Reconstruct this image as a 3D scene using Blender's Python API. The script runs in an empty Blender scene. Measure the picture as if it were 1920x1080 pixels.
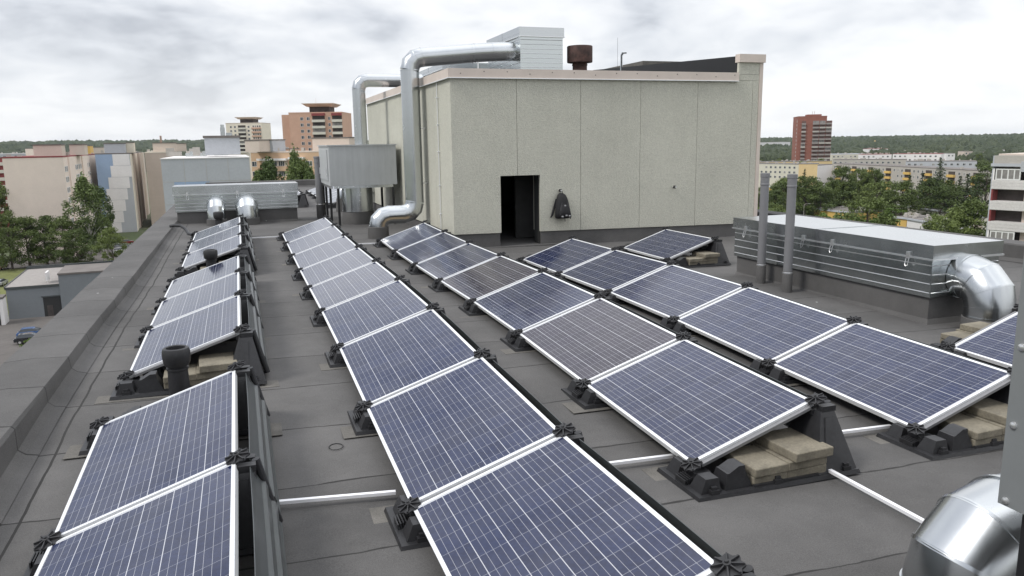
import bpy, bmesh, math, random
from mathutils import Vector, Matrix
R = math.radians
S = bpy.context.scene
COL = S.collection
rnd = random.Random(7)

# ------------------------------------------------------------------ camera
CAM = Vector((-0.7938, -17.6823, 2.0729))
YAW, PIT, ROL, FOC = 0.33253, 0.18499, -0.016115, 1457.12
fwd = Vector((math.sin(YAW)*math.cos(PIT), math.cos(YAW)*math.cos(PIT), -math.sin(PIT)))
_r = Vector((math.cos(YAW), -math.sin(YAW), 0)); _u = _r.cross(fwd)
rgt = math.cos(ROL)*_r + math.sin(ROL)*_u
upv = -math.sin(ROL)*_r + math.cos(ROL)*_u
cd = bpy.data.cameras.new('camera'); cam = bpy.data.objects.new('camera', cd); COL.objects.link(cam)
m = Matrix((rgt, upv, -fwd)).transposed().to_4x4(); m.translation = CAM
cam.matrix_world = m
cd.sensor_width = 36; cd.lens = FOC/1920*36; cd.clip_start = 0.05; cd.clip_end = 20000
S.camera = cam

# ------------------------------------------------------------------ sky, sun, exposure
SUN_EL, SUN_AZ = R(48), R(262)      # azimuth clockwise from +Y : from the left (-X)
w = bpy.data.worlds.new('World'); S.world = w; w.use_nodes = True
nt = w.node_tree; nt.nodes.clear()
def wn(t, **k):
    n = nt.nodes.new(t)
    for a, b in k.items(): setattr(n, a, b)
    return n
def wl(a, b): nt.links.new(a, b)
sky = wn('ShaderNodeTexSky', sky_type='NISHITA', sun_disc=False, sun_elevation=SUN_EL, sun_rotation=SUN_AZ)
bgs = wn('ShaderNodeBackground'); bgs.inputs[1].default_value = 0.10; wl(sky.outputs[0], bgs.inputs[0])
tc = wn('ShaderNodeTexCoord'); sep = wn('ShaderNodeSeparateXYZ'); wl(tc.outputs['Generated'], sep.inputs[0])
def wm(op, a, b=None, c=None, clamp=False):
    n = wn('ShaderNodeMath', operation=op, use_clamp=clamp)
    for i, v in enumerate((a, b, c)):
        if v is None: continue
        if isinstance(v, (int, float)): n.inputs[i].default_value = v
        else: wl(v, n.inputs[i])
    return n.outputs[0]
zc = wm('ADD', wm('MAXIMUM', sep.outputs[2], 0.0), 0.27)
cx = wm('DIVIDE', sep.outputs[0], zc); cy = wm('DIVIDE', sep.outputs[1], zc)
cmb = wn('ShaderNodeCombineXYZ'); wl(cx, cmb.inputs[0]); wl(cy, cmb.inputs[1])
def wnoise(scale, detail, rough, off, dist=0.0):
    mp = wn('ShaderNodeMapping'); mp.inputs['Location'].default_value = off
    wl(cmb.outputs[0], mp.inputs[0])
    n = wn('ShaderNodeTexNoise'); n.inputs['Scale'].default_value = scale; n.inputs['Detail'].default_value = detail
    n.inputs['Roughness'].default_value = rough; n.inputs['Distortion'].default_value = dist
    wl(mp.outputs[0], n.inputs['Vector']); return n.outputs['Fac']
n1 = wnoise(1.5, 4, 0.5, (3.1, 1.7, 0), 0.5)
n2 = wnoise(5.0, 5, 0.52, (7.3, 4.1, 2.0), 0.4)
mixn = wm('ADD', wm('MULTIPLY', n1, 0.74), wm('MULTIPLY', n2, 0.26))
# brighter cover to the right, darker banks to the left
bias = wm('ADD', mixn, wm('SUBTRACT', wm('MULTIPLY', sep.outputs[0], 0.17), .022))
ramp = wn('ShaderNodeValToRGB'); wl(bias, ramp.inputs[0])
e = ramp.color_ramp.elements
e[0].position = 0.36; e[0].color = (0.325, 0.34, 0.375, 1)
e[1].position = 0.66; e[1].color = (0.73, 0.733, 0.74, 1)
q = ramp.color_ramp.elements.new(0.44); q.color = (0.47, 0.487, 0.52, 1)
q = ramp.color_ramp.elements.new(0.53); q.color = (0.60, 0.608, 0.625, 1)
# bright band low over the horizon
hz = wm('POWER', wm('SUBTRACT', 1.0, wm('MULTIPLY', sep.outputs[2], 5.0, clamp=True), clamp=True), 1.6)
mxh = wn('ShaderNodeMix', data_type='RGBA'); wl(wm('MULTIPLY', hz, 0.75), mxh.inputs[0]); wl(ramp.outputs[0], mxh.inputs[6]); mxh.inputs[7].default_value = (0.60, 0.612, 0.635, 1)
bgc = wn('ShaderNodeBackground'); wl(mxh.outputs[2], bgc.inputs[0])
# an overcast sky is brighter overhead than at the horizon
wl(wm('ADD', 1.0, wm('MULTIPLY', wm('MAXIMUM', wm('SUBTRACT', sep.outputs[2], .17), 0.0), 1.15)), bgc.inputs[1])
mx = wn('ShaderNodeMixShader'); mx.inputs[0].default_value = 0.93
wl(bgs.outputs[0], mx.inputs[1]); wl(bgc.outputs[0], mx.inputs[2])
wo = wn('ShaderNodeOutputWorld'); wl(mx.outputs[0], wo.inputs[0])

sd = bpy.data.lights.new('sun', 'SUN'); sd.energy = 1.45; sd.angle = R(16); sd.color = (1, 0.97, 0.92)
sun = bpy.data.objects.new('sun', sd); COL.objects.link(sun)
sv = Vector((math.sin(SUN_AZ)*math.cos(SUN_EL), math.cos(SUN_AZ)*math.cos(SUN_EL), math.sin(SUN_EL)))
sun.rotation_euler = sv.to_track_quat('Z', 'Y').to_euler(); sun.location = (-20, -10, 40)
S.view_settings.view_transform = 'Standard'; S.view_settings.look = 'None'
S.view_settings.exposure = 0.7; S.view_settings.gamma = 1
S.cycles.max_bounces = 8; S.cycles.use_denoising = True

# ------------------------------------------------------------------ helpers
def ray(px, py): return (px-960)/FOC*rgt - (py-540)/FOC*upv + fwd
def atD(px, py, D): return CAM + ray(px, py)*D          # a point at depth D along the view axis
def atZ(px, py, z):
    d = ray(px, py); return CAM + d*((z-CAM.z)/d.z)
KY = [-16.5, -13, -11, -9.5, -8, -6, -4, -2, 0.6]
KZ = [-.0616, -.1111, -.0101, .0181, .0305, .0071, .0128, .0429, .0712]
def zr(x, y):
    if y <= KY[0]: z = KZ[0]
    elif y >= KY[-1]: z = KZ[-1]
    else:
        for i in range(len(KY)-1):
            if y <= KY[i+1]:
                t = (y-KY[i])/(KY[i+1]-KY[i]); z = KZ[i]*(1-t)+KZ[i+1]*t; break
    return z - 0.01673*min(x, 9)

class MB:
    def __init__(s): s.v = []; s.f = []; s.m = []; s.M = Matrix()
    def add(s, vs, fs, mi=0):
        o = len(s.v); s.v += [s.M @ Vector(v) for v in vs]
        s.f += [tuple(i+o for i in f) for f in fs]; s.m += [mi]*len(fs); return s
    def box(s, x0, y0, z0, x1, y1, z1, mi=0):
        return s.add([(x0,y0,z0),(x1,y0,z0),(x1,y1,z0),(x0,y1,z0),(x0,y0,z1),(x1,y0,z1),(x1,y1,z1),(x0,y1,z1)],
                     [(3,2,1,0),(4,5,6,7),(0,1,5,4),(1,2,6,5),(2,3,7,6),(3,0,4,7)], mi)
    def hexa(s, b, t, mi=0):      # two quads bottom / top (ccw)
        return s.add(list(b)+list(t), [(3,2,1,0),(4,5,6,7),(0,1,5,4),(1,2,6,5),(2,3,7,6),(3,0,4,7)], mi)
    def frus(s, x0,y0,x1,y1,z0, X0,Y0,X1,Y1,z1, mi=0):
        return s.hexa([(x0,y0,z0),(x1,y0,z0),(x1,y1,z0),(x0,y1,z0)], [(X0,Y0,z1),(X1,Y0,z1),(X1,Y1,z1),(X0,Y1,z1)], mi)
    def prism(s, pts, a, b, axis='y', mi=0):   # polygon pts in the other two axes, extruded from a to b
        n = len(pts)
        def P(p, t): return (p[0], t, p[1]) if axis == 'y' else ((t, p[0], p[1]) if axis == 'x' else (p[0], p[1], t))
        vs = [P(p, a) for p in pts]+[P(p, b) for p in pts]
        fs = [tuple(range(n)), tuple(range(2*n-1, n-1, -1))]+[(i, i+n, (i+1) % n+n, (i+1) % n) for i in range(n)]
        return s.add(vs, fs, mi)
    def lathe(s, prof, n=32, c=(0,0,0), mi=0, caps=True):   # prof [(r,z)..]
        vs = []; fs = []
        for r_, z in prof:
            for i in range(n):
                a = 2*math.pi*i/n; vs.append((c[0]+r_*math.cos(a), c[1]+r_*math.sin(a), c[2]+z))
        for k in range(len(prof)-1):
            for i in range(n):
                j = (i+1) % n; fs.append((k*n+i, k*n+j, (k+1)*n+j, (k+1)*n+i))
        if caps: fs += [tuple(range(n-1, -1, -1)), tuple((len(prof)-1)*n+i for i in range(n))]
        return s.add(vs, fs, mi)
    def tube(s, pts, r, n=16, mi=0, caps=True):  # mitred rings along a path; r a number or list
        pts = [Vector(p) for p in pts]; N = len(pts); rs = r if isinstance(r, (list, tuple)) else [r]*N
        T = [(pts[i+1]-pts[i]).normalized() for i in range(N-1)]
        up = Vector((0,0,1)) if abs(T[0].z) < .9 else Vector((0,1,0))
        a = T[0].cross(up).normalized(); b = T[0].cross(a).normalized()
        vs = []; fs = []
        for i in range(N):
            if i == 0: t0 = t1 = T[0]
            elif i == N-1: t0 = t1 = T[-1]
            else: t0, t1 = T[i-1], T[i]
            nrm = (t0+t1).normalized()
            for k in range(n):
                th = 2*math.pi*k/n; d = (a*math.cos(th)+b*math.sin(th))*rs[i]
                d = d - t0*(d.dot(nrm)/t0.dot(nrm))
                vs.append(tuple(pts[i]+d))
            if i < N-1 and i > 0:
                q_ = t0.rotation_difference(t1); a = q_ @ a; b = q_ @ b
        for i in range(N-1):
            for k in range(n):
                j = (k+1) % n; fs.append((i*n+k, i*n+j, (i+1)*n+j, (i+1)*n+k))
        if caps: fs += [tuple(range(n-1, -1, -1)), tuple((N-1)*n+k for k in range(n))]
        return s.add(vs, fs, mi)
    def mesh(s, name, mats, ang=35):
        me = bpy.data.meshes.new(name); me.from_pydata([tuple(v) for v in s.v], [], s.f)
        for x in (mats if isinstance(mats, (list, tuple)) else [mats]): me.materials.append(x)
        me.polygons.foreach_set('material_index', s.m)
        b = bmesh.new(); b.from_mesh(me); bmesh.ops.recalc_face_normals(b, faces=b.faces); b.to_mesh(me); b.free()
        me.polygons.foreach_set('use_smooth', [True]*len(me.polygons)); me.set_sharp_from_angle(angle=R(ang))
        me.update(); return me
    def build(s, name, mats, parent=None, ang=35, bevel=0):
        o = bpy.data.objects.new(name, s.mesh(name, mats, ang)); COL.objects.link(o)
        if parent: o.parent = parent
        if bevel:
            bm_ = o.modifiers.new('bevel', 'BEVEL'); bm_.width = bevel; bm_.segments = 2; bm_.limit_method = 'ANGLE'
        return o
def tag(o, label=None, cat=None, group=None, kind=None):
    if label: o['label'] = label
    if cat: o['category'] = cat
    if group: o['group'] = group
    if kind: o['kind'] = kind
    return o
def empty(name, loc, rz=0.0, label=None, cat=None, group=None):
    o = bpy.data.objects.new(name, None); COL.objects.link(o); o.location = loc; o.rotation_euler = (0,0,rz)
    o.empty_display_size = .2
    return tag(o, label, cat, group)
def kids(o): return [c for c in bpy.data.objects if c.parent == o]
def copy_tree(o, ch=None, parent=None):
    c = o.copy(); COL.objects.link(c)
    if parent: c.parent = parent
    for k in TREE.get(o.name, kids(o)): copy_tree(k, None, c)
    return c
TREE = {}
def remember(o):
    k = kids(o); TREE[o.name] = k
    for c in k: remember(c)

# ------------------------------------------------------------------ materials
def mat(name, col, rough=.6, metal=0, noise=None, bump=None, spec=None, coat=0, obj=True, big=None):
    """noise=(scale, amount) fine mottling, big=(scale, amount) stains, bump=(scale, strength, distance)"""
    M = bpy.data.materials.new(name); M.use_nodes = True; t = M.node_tree; b = t.nodes['Principled BSDF']
    b.inputs['Base Color'].default_value = (*col, 1); b.inputs['Roughness'].default_value = rough; b.inputs['Metallic'].default_value = metal
    if spec is not None: b.inputs['Specular IOR Level'].default_value = spec
    if coat: b.inputs['Coat Weight'].default_value = coat; b.inputs['Coat Roughness'].default_value = .05
    c = t.nodes.new('ShaderNodeTexCoord')
    last = None
    for spec_ in (noise, big):
        if not spec_: continue
        n = t.nodes.new('ShaderNodeTexNoise'); n.inputs['Scale'].default_value = spec_[0]; n.inputs['Detail'].default_value = 6; n.inputs['Roughness'].default_value = .65
        t.links.new(c.outputs['Object'], n.inputs['Vector'])
        mr = t.nodes.new('ShaderNodeMapRange'); mr.inputs[1].default_value = .3; mr.inputs[2].default_value = .7
        mr.inputs[3].default_value = 1-spec_[1]; mr.inputs[4].default_value = 1+spec_[1]; t.links.new(n.outputs['Fac'], mr.inputs[0])
        mm = t.nodes.new('ShaderNodeVectorMath'); mm.operation = 'SCALE'
        if last: t.links.new(last, mm.inputs[0])
        else: mm.inputs[0].default_value = col
        t.links.new(mr.outputs[0], mm.inputs['Scale']); last = mm.outputs[0]
    if last: t.links.new(last, b.inputs['Base Color'])
    if bump:
        n = t.nodes.new('ShaderNodeTexNoise'); n.inputs['Scale'].default_value = bump[0]; n.inputs['Detail'].default_value = 4
        t.links.new(c.outputs['Object'], n.inputs['Vector'])
        bp = t.nodes.new('ShaderNodeBump'); bp.inputs['Strength'].default_value = bump[1]; bp.inputs['Distance'].default_value = bump[2]
        t.links.new(n.outputs['Fac'], bp.inputs['Height']); t.links.new(bp.outputs[0], b.inputs['Normal'])
    return M
class NT:       # tiny node builder for the special materials
    def __init__(s, name):
        s.M = bpy.data.materials.new(name); s.M.use_nodes = True; s.t = s.M.node_tree; s.b = s.t.nodes['Principled BSDF']
        s.c = s.t.nodes.new('ShaderNodeTexCoord')
    def n(s, ty, **k):
        x = s.t.nodes.new(ty)
        for a, b in k.items(): setattr(x, a, b)
        return x
    def l(s, a, b): s.t.links.new(a, b)
    def m(s, op, a, b=None, clamp=False):
        x = s.n('ShaderNodeMath', operation=op, use_clamp=clamp)
        for i, v in enumerate((a, b)):
            if v is None: continue
            if isinstance(v, (int, float)): x.inputs[i].default_value = v
            else: s.l(v, x.inputs[i])
        return x.outputs[0]
    def noise(s, scale, detail=5, rough=.6, vec=None, dist=0):
        x = s.n('ShaderNodeTexNoise'); x.inputs['Scale'].default_value = scale; x.inputs['Detail'].default_value = detail
        x.inputs['Roughness'].default_value = rough; x.inputs['Distortion'].default_value = dist
        s.l(vec or s.c.outputs['Object'], x.inputs['Vector']); return x.outputs['Fac']
    def rng(s, v, a, b, c, d):
        x = s.n('ShaderNodeMapRange'); s.l(v, x.inputs[0])
        for i, q_ in enumerate((a, b, c, d)): x.inputs[i+1].default_value = q_
        return x.outputs[0]
    def mix(s, f, a, b):
        x = s.n('ShaderNodeMix', data_type='RGBA')
        for i, v in ((0, f), (6, a), (7, b)):
            if isinstance(v, (int, float)): x.inputs[i].default_value = v
            elif isinstance(v, tuple): x.inputs[i].default_value = (*v, 1)
            else: s.l(v, x.inputs[i])
        return x.outputs[2]
    def bump(s, h, st, d):
        x = s.n('ShaderNodeBump'); x.inputs['Strength'].default_value = st; x.inputs['Distance'].default_value = d
        s.l(h, x.inputs['Height']); s.l(x.outputs[0], s.b.inputs['Normal'])

def roofing(name, seam_y=True):
    k = NT(name); xyz = k.n('ShaderNodeSeparateXYZ'); k.l(k.c.outputs['Object'], xyz.inputs[0])
    big = k.noise(.55, 6, .62); mid = k.noise(6, 5, .6); fine = k.noise(170, 3, .7)
    f = k.m('ADD', k.m('ADD', k.rng(big, .3, .7, .74, 1.22), k.rng(mid, .3, .7, -.07, .07)), k.rng(fine, .3, .7, -.30, .30))
    base = k.n('ShaderNodeVectorMath', operation='SCALE'); base.inputs[0].default_value = (.092, .089, .087); k.l(f, base.inputs['Scale'])
    col = base.outputs[0]
    if seam_y:
        wob = k.m('MULTIPLY', k.m('SUBTRACT', k.noise(1.3, 4, .6), .5), .10)
        yy = k.m('ADD', k.m('ADD', xyz.outputs[1], 40.35), k.m('ADD', wob, k.m('MULTIPLY', xyz.outputs[0], .02)))
        fr = k.m('FRACT', k.m('DIVIDE', yy, .95))
        line = k.m('LESS_THAN', fr, k.rng(k.noise(3.1, 3, .6), .35, .65, .010, .023))
        tint = k.m('LESS_THAN', fr, .10)
        # one strip is a shade lighter than the next
        st = k.m('FRACT', k.m('MULTIPLY', k.m('FLOOR', k.m('DIVIDE', yy, .95)), .618))
        sc = k.n('ShaderNodeVectorMath', operation='SCALE'); k.l(col, sc.inputs[0]); k.l(k.m('ADD', k.rng(st, 0, 1, .89, 1.09), k.m('MULTIPLY', tint, .04)), sc.inputs['Scale'])
        xl = k.m('ABSOLUTE', k.m('ADD', xyz.outputs[0], k.m('ADD', 2.15, k.m('MULTIPLY', wob, .5))))
        line2 = k.m('LESS_THAN', xl, .009)
        col = k.mix(k.m('MAXIMUM', line, line2), sc.outputs[0], (.022, .021, .02))
        xb = k.m('LESS_THAN', xl, .08)
    # tar scuffs and bird specks
    sp = k.n('ShaderNodeTexVoronoi'); sp.inputs['Scale'].default_value = 2.3; k.l(k.c.outputs['Object'], sp.inputs['Vector'])
    spk = k.m('MULTIPLY', k.m('LESS_THAN', sp.outputs['Distance'], k.rng(k.noise(40, 2, .5), .3, .7, .01, .045)), k.m('GREATER_THAN', k.noise(1.1, 2, .5), .55))
    col = k.mix(spk, col, (.62, .62, .6))
    k.l(col, k.b.inputs['Base Color']); k.b.inputs['Roughness'].default_value = .88
    k.bump(k.m('ADD', k.m('MULTIPLY', fine, .5), k.m('MULTIPLY', mid, .5)), .6, .004)
    return k.M
M_roof = roofing('bitumen_roofing')
M_roof2 = roofing('bitumen_upstand', False)
M_mat = mat('bitumen_mat', (.122, .115, .104), .9, noise=(120, .3), bump=(150, .5, .004), big=(5, .3))

def galv(name, col=(.74, .76, .77), r0=.16, r1=.34):
    k = NT(name); k.b.inputs['Metallic'].default_value = 1
    v = k.n('ShaderNodeTexVoronoi'); v.inputs['Scale'].default_value = 130; k.l(k.c.outputs['Object'], v.inputs['Vector'])
    vc = k.n('ShaderNodeSeparateColor'); k.l(v.outputs['Color'], vc.inputs[0])
    big = k.noise(2.2, 5, .6)
    sc = k.n('ShaderNodeVectorMath', operation='SCALE'); sc.inputs[0].default_value = col
    k.l(k.m('ADD', k.rng(vc.outputs[0], 0, 1, .994, 1.004), k.rng(big, .3, .7, -.05, .03)), sc.inputs['Scale'])
    k.l(sc.outputs[0], k.b.inputs['Base Color'])
    k.l(k.m('ADD', k.rng(big, .3, .7, r0, r1), k.m('MULTIPLY', vc.outputs[1], .012)), k.b.inputs['Roughness'])
    return k.M
M_galv = galv('galvanised_steel', (.57, .59, .60), .18, .28); M_galvb = galv('galvanised_sheet', (.56, .59, .59), .16, .26); M_rib = mat('rib_glint_metal', (.74, .75, .76), .32, .9)  # lighter rib metal paints the sky glint on ribs and lid flanges
M_greymetal = NT('grey_coated_sheet')
def _gm(k):
    xyz = k.n('ShaderNodeMapping'); xyz.inputs['Scale'].default_value = (14, 14, .4); k.l(k.c.outputs['Object'], xyz.inputs[0])
    st = k.noise(1.0, 4, .6, xyz.outputs[0]); big = k.noise(1.6, 4, .6)
    sc = k.n('ShaderNodeVectorMath', operation='SCALE'); sc.inputs[0].default_value = (.44, .455, .46)
    k.l(k.m('ADD', k.rng(st, .3, .7, .93, 1.05), k.rng(big, .3, .7, -.06, .05)), sc.inputs['Scale']); k.l(sc.outputs[0], k.b.inputs['Base Color'])
    k.b.inputs['Metallic'].default_value = .15; k.b.inputs['Roughness'].default_value = .42
    return k.M
M_greymetal = _gm(M_greymetal)
M_post = mat('darker_grey_coated_sheet', (.20, .21, .212), .42, .15, noise=(3, .06))
M_frame = mat('anodised_aluminium', (.80, .81, .82), .38, .35, noise=(30, .03))
M_rail = mat('bright_aluminium', (.85, .85, .87), .4, .2)
M_grey = mat('joint_aluminium', (.24, .24, .245), .5, .5)
M_plastic = mat('black_plastic', (.020, .020, .022), .46, noise=(40, .25), bump=(90, .15, .002), big=(6, .25))
M_black = mat('black_steel', (.012, .012, .013), .5)
M_rear = mat('dark_coated_sheet', (.078, .086, .088), .34, .35, noise=(8, .12))
M_paver = mat('concrete_paver', (.185, .165, .125), .9, noise=(60, .22), big=(5, .32), bump=(110, .5, .003))
M_pvc = mat('grey_pvc', (.175, .175, .182), .5, noise=(6, .06))
M_rust = mat('rusty_steel', (.062, .032, .026), .8, noise=(9, .5), big=(2.2, .35))
M_screw = mat('zinc_screw', (.75, .75, .75), .3, .9)
M_wood = mat('weathered_wood', (.36, .27, .17), .85, noise=(20, .3))

def cellmat(name, c0, c1):
    k = NT(name); xyz = k.n('ShaderNodeSeparateXYZ'); k.l(k.c.outputs['Object'], xyz.inputs[0])
    u, v = xyz.outputs[0], xyz.outputs[1]        # x up the slope, y along the row
    def lines(c, off, pitch, w_, ): # 1 on a line
        f = k.m('FRACT', k.m('DIVIDE', k.m('ADD', c, off), pitch))
        d = k.m('MINIMUM', f, k.m('SUBTRACT', 1.0, f))
        return k.m('LESS_THAN', d, w_/pitch/2)
    CP = .1585
    gap = lines(u, -.0195, CP, .0042)                 # between strings (run along the row)
    gap2 = lines(v, -.0325+10*CP, CP, .0024)
    bus = k.m('MAXIMUM', lines(u, -.0195-CP/4, CP, .0018), k.m('MAXIMUM', lines(u, -.0195-CP/2, CP, .0018), lines(u, -.0195-3*CP/4, CP, .0018)))
    edge = k.m('MAXIMUM', k.m('LESS_THAN', u, .0215), k.m('GREATER_THAN', u, .9685))
    edge2 = k.m('MAXIMUM', k.m('GREATER_THAN', v, -.0345), k.m('LESS_THAN', v, -1.6155))
    vo = k.n('ShaderNodeTexVoronoi'); vo.inputs['Scale'].default_value = 55; k.l(k.c.outputs['Object'], vo.inputs['Vector'])
    vs_ = k.n('ShaderNodeSeparateColor'); k.l(vo.outputs['Color'], vs_.inputs[0])
    # every cell its own shade
    cell = k.n('ShaderNodeCombineXYZ'); k.l(k.m('FLOOR', k.m('DIVIDE', k.m('ADD', u, -.0195), CP)), cell.inputs[0]); k.l(k.m('FLOOR', k.m('DIVIDE', k.m('ADD', v, -.0325), CP)), cell.inputs[1])
    oi = k.n('ShaderNodeObjectInfo'); k.l(oi.outputs['Random'], cell.inputs[2])
    wn_ = k.n('ShaderNodeTexWhiteNoise'); k.l(cell.outputs[0], wn_.inputs[0])
    f = k.m('ADD', k.m('MULTIPLY', vs_.outputs[0], .55), k.m('MULTIPLY', wn_.outputs['Value'], .45))
    col = k.mix(f, c0, c1)
    col = k.mix(k.m('MULTIPLY', bus, .8), col, (.42, .43, .46)); col = k.mix(gap2, col, (.24, .25, .29))
    col = k.mix(gap, col, (.46, .47, .50)); col = k.mix(k.m('MAXIMUM', edge, edge2), col, (.50, .51, .54))
    dust = k.noise(2.5, 5, .6); col = k.mix(k.rng(dust, .35, .75, .0, .05), col, (.5, .48, .44))
    k.l(col, k.b.inputs['Base Color']); k.b.inputs['Roughness'].default_value = .16
    k.b.inputs['IOR'].default_value = 1.5; k.b.inputs['Specular IOR Level'].default_value = .40
    k.l(k.rng(dust, .3, .7, .07, .16), k.b.inputs['Roughness'])
    return k.M
M_cell = [cellmat('blue_solar_cells', (.007, .0115, .041), (.016, .025, .074)),
          cellmat('dark_blue_solar_cells', (.005, .0095, .037), (.012, .020, .064)),
          cellmat('violet_solar_cells', (.014, .012, .026), (.029, .024, .044))]

def stucco(name, col, sp=.08):
    k = NT(name); v = k.n('ShaderNodeTexVoronoi'); v.inputs['Scale'].default_value = 62; k.l(k.c.outputs['Object'], v.inputs['Vector'])
    s_ = k.n('ShaderNodeSeparateColor'); k.l(v.outputs['Color'], s_.inputs[0])
    big = k.noise(.8, 5, .6); md = k.noise(22, 4, .6)
    sc = k.n('ShaderNodeVectorMath', operation='SCALE'); sc.inputs[0].default_value = col
    k.l(k.m('ADD', k.m('ADD', k.rng(s_.outputs[0], 0, 1, 1-sp, 1+sp), k.rng(md, .3, .7, -.06, .06)), k.rng(big, .3, .7, -.07, .07)), sc.inputs['Scale'])
    mpp = k.n('ShaderNodeMapping'); mpp.inputs['Scale'].default_value = (5, 5, .35); k.l(k.c.outputs['Object'], mpp.inputs[0]); strk = k.noise(1.0, 5, .65, mpp.outputs[0])
    zz = k.n('ShaderNodeSeparateXYZ'); k.l(k.c.outputs['Object'], zz.inputs[0])
    wash = k.m('ADD', k.m('MULTIPLY', k.rng(strk, .48, .75, 0, .07), k.rng(zz.outputs[2], .2, 3.3, .35, 1)), k.m('MULTIPLY', k.rng(zz.outputs[2], .2, .8, .10, 0), k.rng(md, .35, .65, .2, 1)))
    k.l(k.mix(wash, sc.outputs[0], (.13, .125, .10)), k.b.inputs['Base Color']); k.b.inputs['Roughness'].default_value = .9
    k.bump(v.outputs['Distance'], .7, .012); return k.M
M_stucco = stucco('pebble_render', (.515, .508, .435))
M_fascia = mat('beige_coated_flashing', (.60, .52, .46), .5, noise=(2, .07))
M_inner = mat('dark_inside', (.03, .03, .03), .9)  # near-black carries the interior shade in its colour; also used for dark doors
# ================================================================== the roof we stand on
XL, XR, YN, YF = -2.38, 12.3, -27.0, 24.0
mb = MB(); nx, ny = 30, 104
gx = [XL-.3+(XR+.3-XL+.3)*i/nx for i in range(nx+1)]; gy = [YN+(YF-YN)*j/ny for j in range(ny+1)]
vs = [(x, y, zr(x, y)) for y in gy for x in gx]
fs = [(j*(nx+1)+i, j*(nx+1)+i+1, (j+1)*(nx+1)+i+1, (j+1)*(nx+1)+i) for j in range(ny) for i in range(nx)]
mb.add(vs, fs); roof = tag(mb.build('roof', M_roof), kind='structure')
# parapet walls
def parapet(name, label, p0, p1, wid, h, sgn):
    """runs from p0 to p1 ; sgn = side of the roof (cant strip)"""
    d = (Vector(p1)-Vector(p0)); n = Vector((d.y, -d.x, 0)).normalized()*sgn; steps = max(2, int(d.length/1.0))
    r_ = random.Random(3); mb = MB(); rows = []
    for i in range(steps+1):
        c = Vector(p0)+d*(i/steps); j = lambda a: (r_.random()-.5)*a
        zb = zr(c.x, c.y); z = c.z
        prof = [(c+n*.13, zb+.006), (c+n*.055, zb+.022), (c+n*.010, zb+.06), (c+n*(.0+j(.014)), z+h-.022), (c-n*(.012+j(.014)), z+h), (c-n*(wid*.5), z+h+.012+j(.012)), (c-n*(wid-.02+j(.01)), z+h), (c-n*wid, z+h-.06), (c-n*wid, -4 if sgn else zb)]
        rows.append([(q.x, q.y, zz) for q, zz in prof])
    K = len(rows[0])
    mb.add([v for r in rows for v in r], [(i*K+k, i*K+k+1, (i+1)*K+k+1, (i+1)*K+k) for i in range(steps) for k in range(K-1)])
    o = mb.build(name, M_roof, ang=28); return tag(o, label, 'parapet')
parapet('parapet_wall', 'low grey roofing-felt parapet along the left roof edge', (XL, -26, 0.0), (XL, 24, .03), .53, .21, 1)
parapet('parapet_wall', 'dark felt parapet along the right roof edge behind the long duct box', (XR-.3, 24, -.12), (XR-.3, -26, -.12), .5, .30, 1)
parapet('parapet_wall', 'low grey parapet across the far end of the roof', (XL, YF-.4, .02), (XR, YF-.4, .02), .5, .34, 1)
mb = MB(); mb.box(XL-.5, YN, -27, XR+.15, YF-.02, -.45); tag(mb.build('host_building', mat('concrete_facade', (.45, .43, .40), .85, noise=(3, .1))), 'tall block under the flat roof the panels stand on', 'building')

# ================================================================== solar panels and their supports
TILT = .32211; ZLOW = .13; PITCH = 1.69373; CT, ST = math.cos(TILT), math.sin(TILT)
PL, PW = 1.65, .99
mb = MB(); FW, FH = .022, .04
mb.box(0, -PL, -FH, FW, 0, 0); mb.box(PW-FW, -PL, -FH, PW, 0, 0)
mb.box(FW, -FW, -FH, PW-FW, 0, -.0005); mb.box(FW, -PL, -FH, PW-FW, -PL+FW, -.0005)
me_frame = mb.mesh('frame', M_frame)
mb = MB(); mb.box(FW-.004, -PL+FW-.004, -.012, PW-FW+.004, -FW+.004, -.004)
me_glass = [mb.mesh('glass', x) for x in M_cell]
mb = MB(); mb.box(.40, -.90, -.03, .52, -.78, -.0125); me_jb = mb.mesh('junction_box', M_black)
def panel(p_far, p_near, label, group, mi=0):
    """corner points of the low edge at the far and at the near joint"""
    a, b = Vector(p_far), Vector(p_near); yv = (a-b).normalized()
    xv = Vector((CT, 0, ST)); xv = (xv - yv*xv.dot(yv)).normalized(); zv = xv.cross(yv)
    o = bpy.data.objects.new('solar_panel', None); COL.objects.link(o); o.empty_display_size = .2
    mt = Matrix((xv, yv, zv)).transposed().to_4x4(); mt.translation = a - yv*((PITCH-PL)/2); o.matrix_world = mt
    tag(o, label, 'solar panel', group)
    for n, me in (('frame', me_frame), ('glass', me_glass[mi])):
        c = bpy.data.objects.new(n, me); COL.objects.link(c); c.parent = o
    return o
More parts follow.
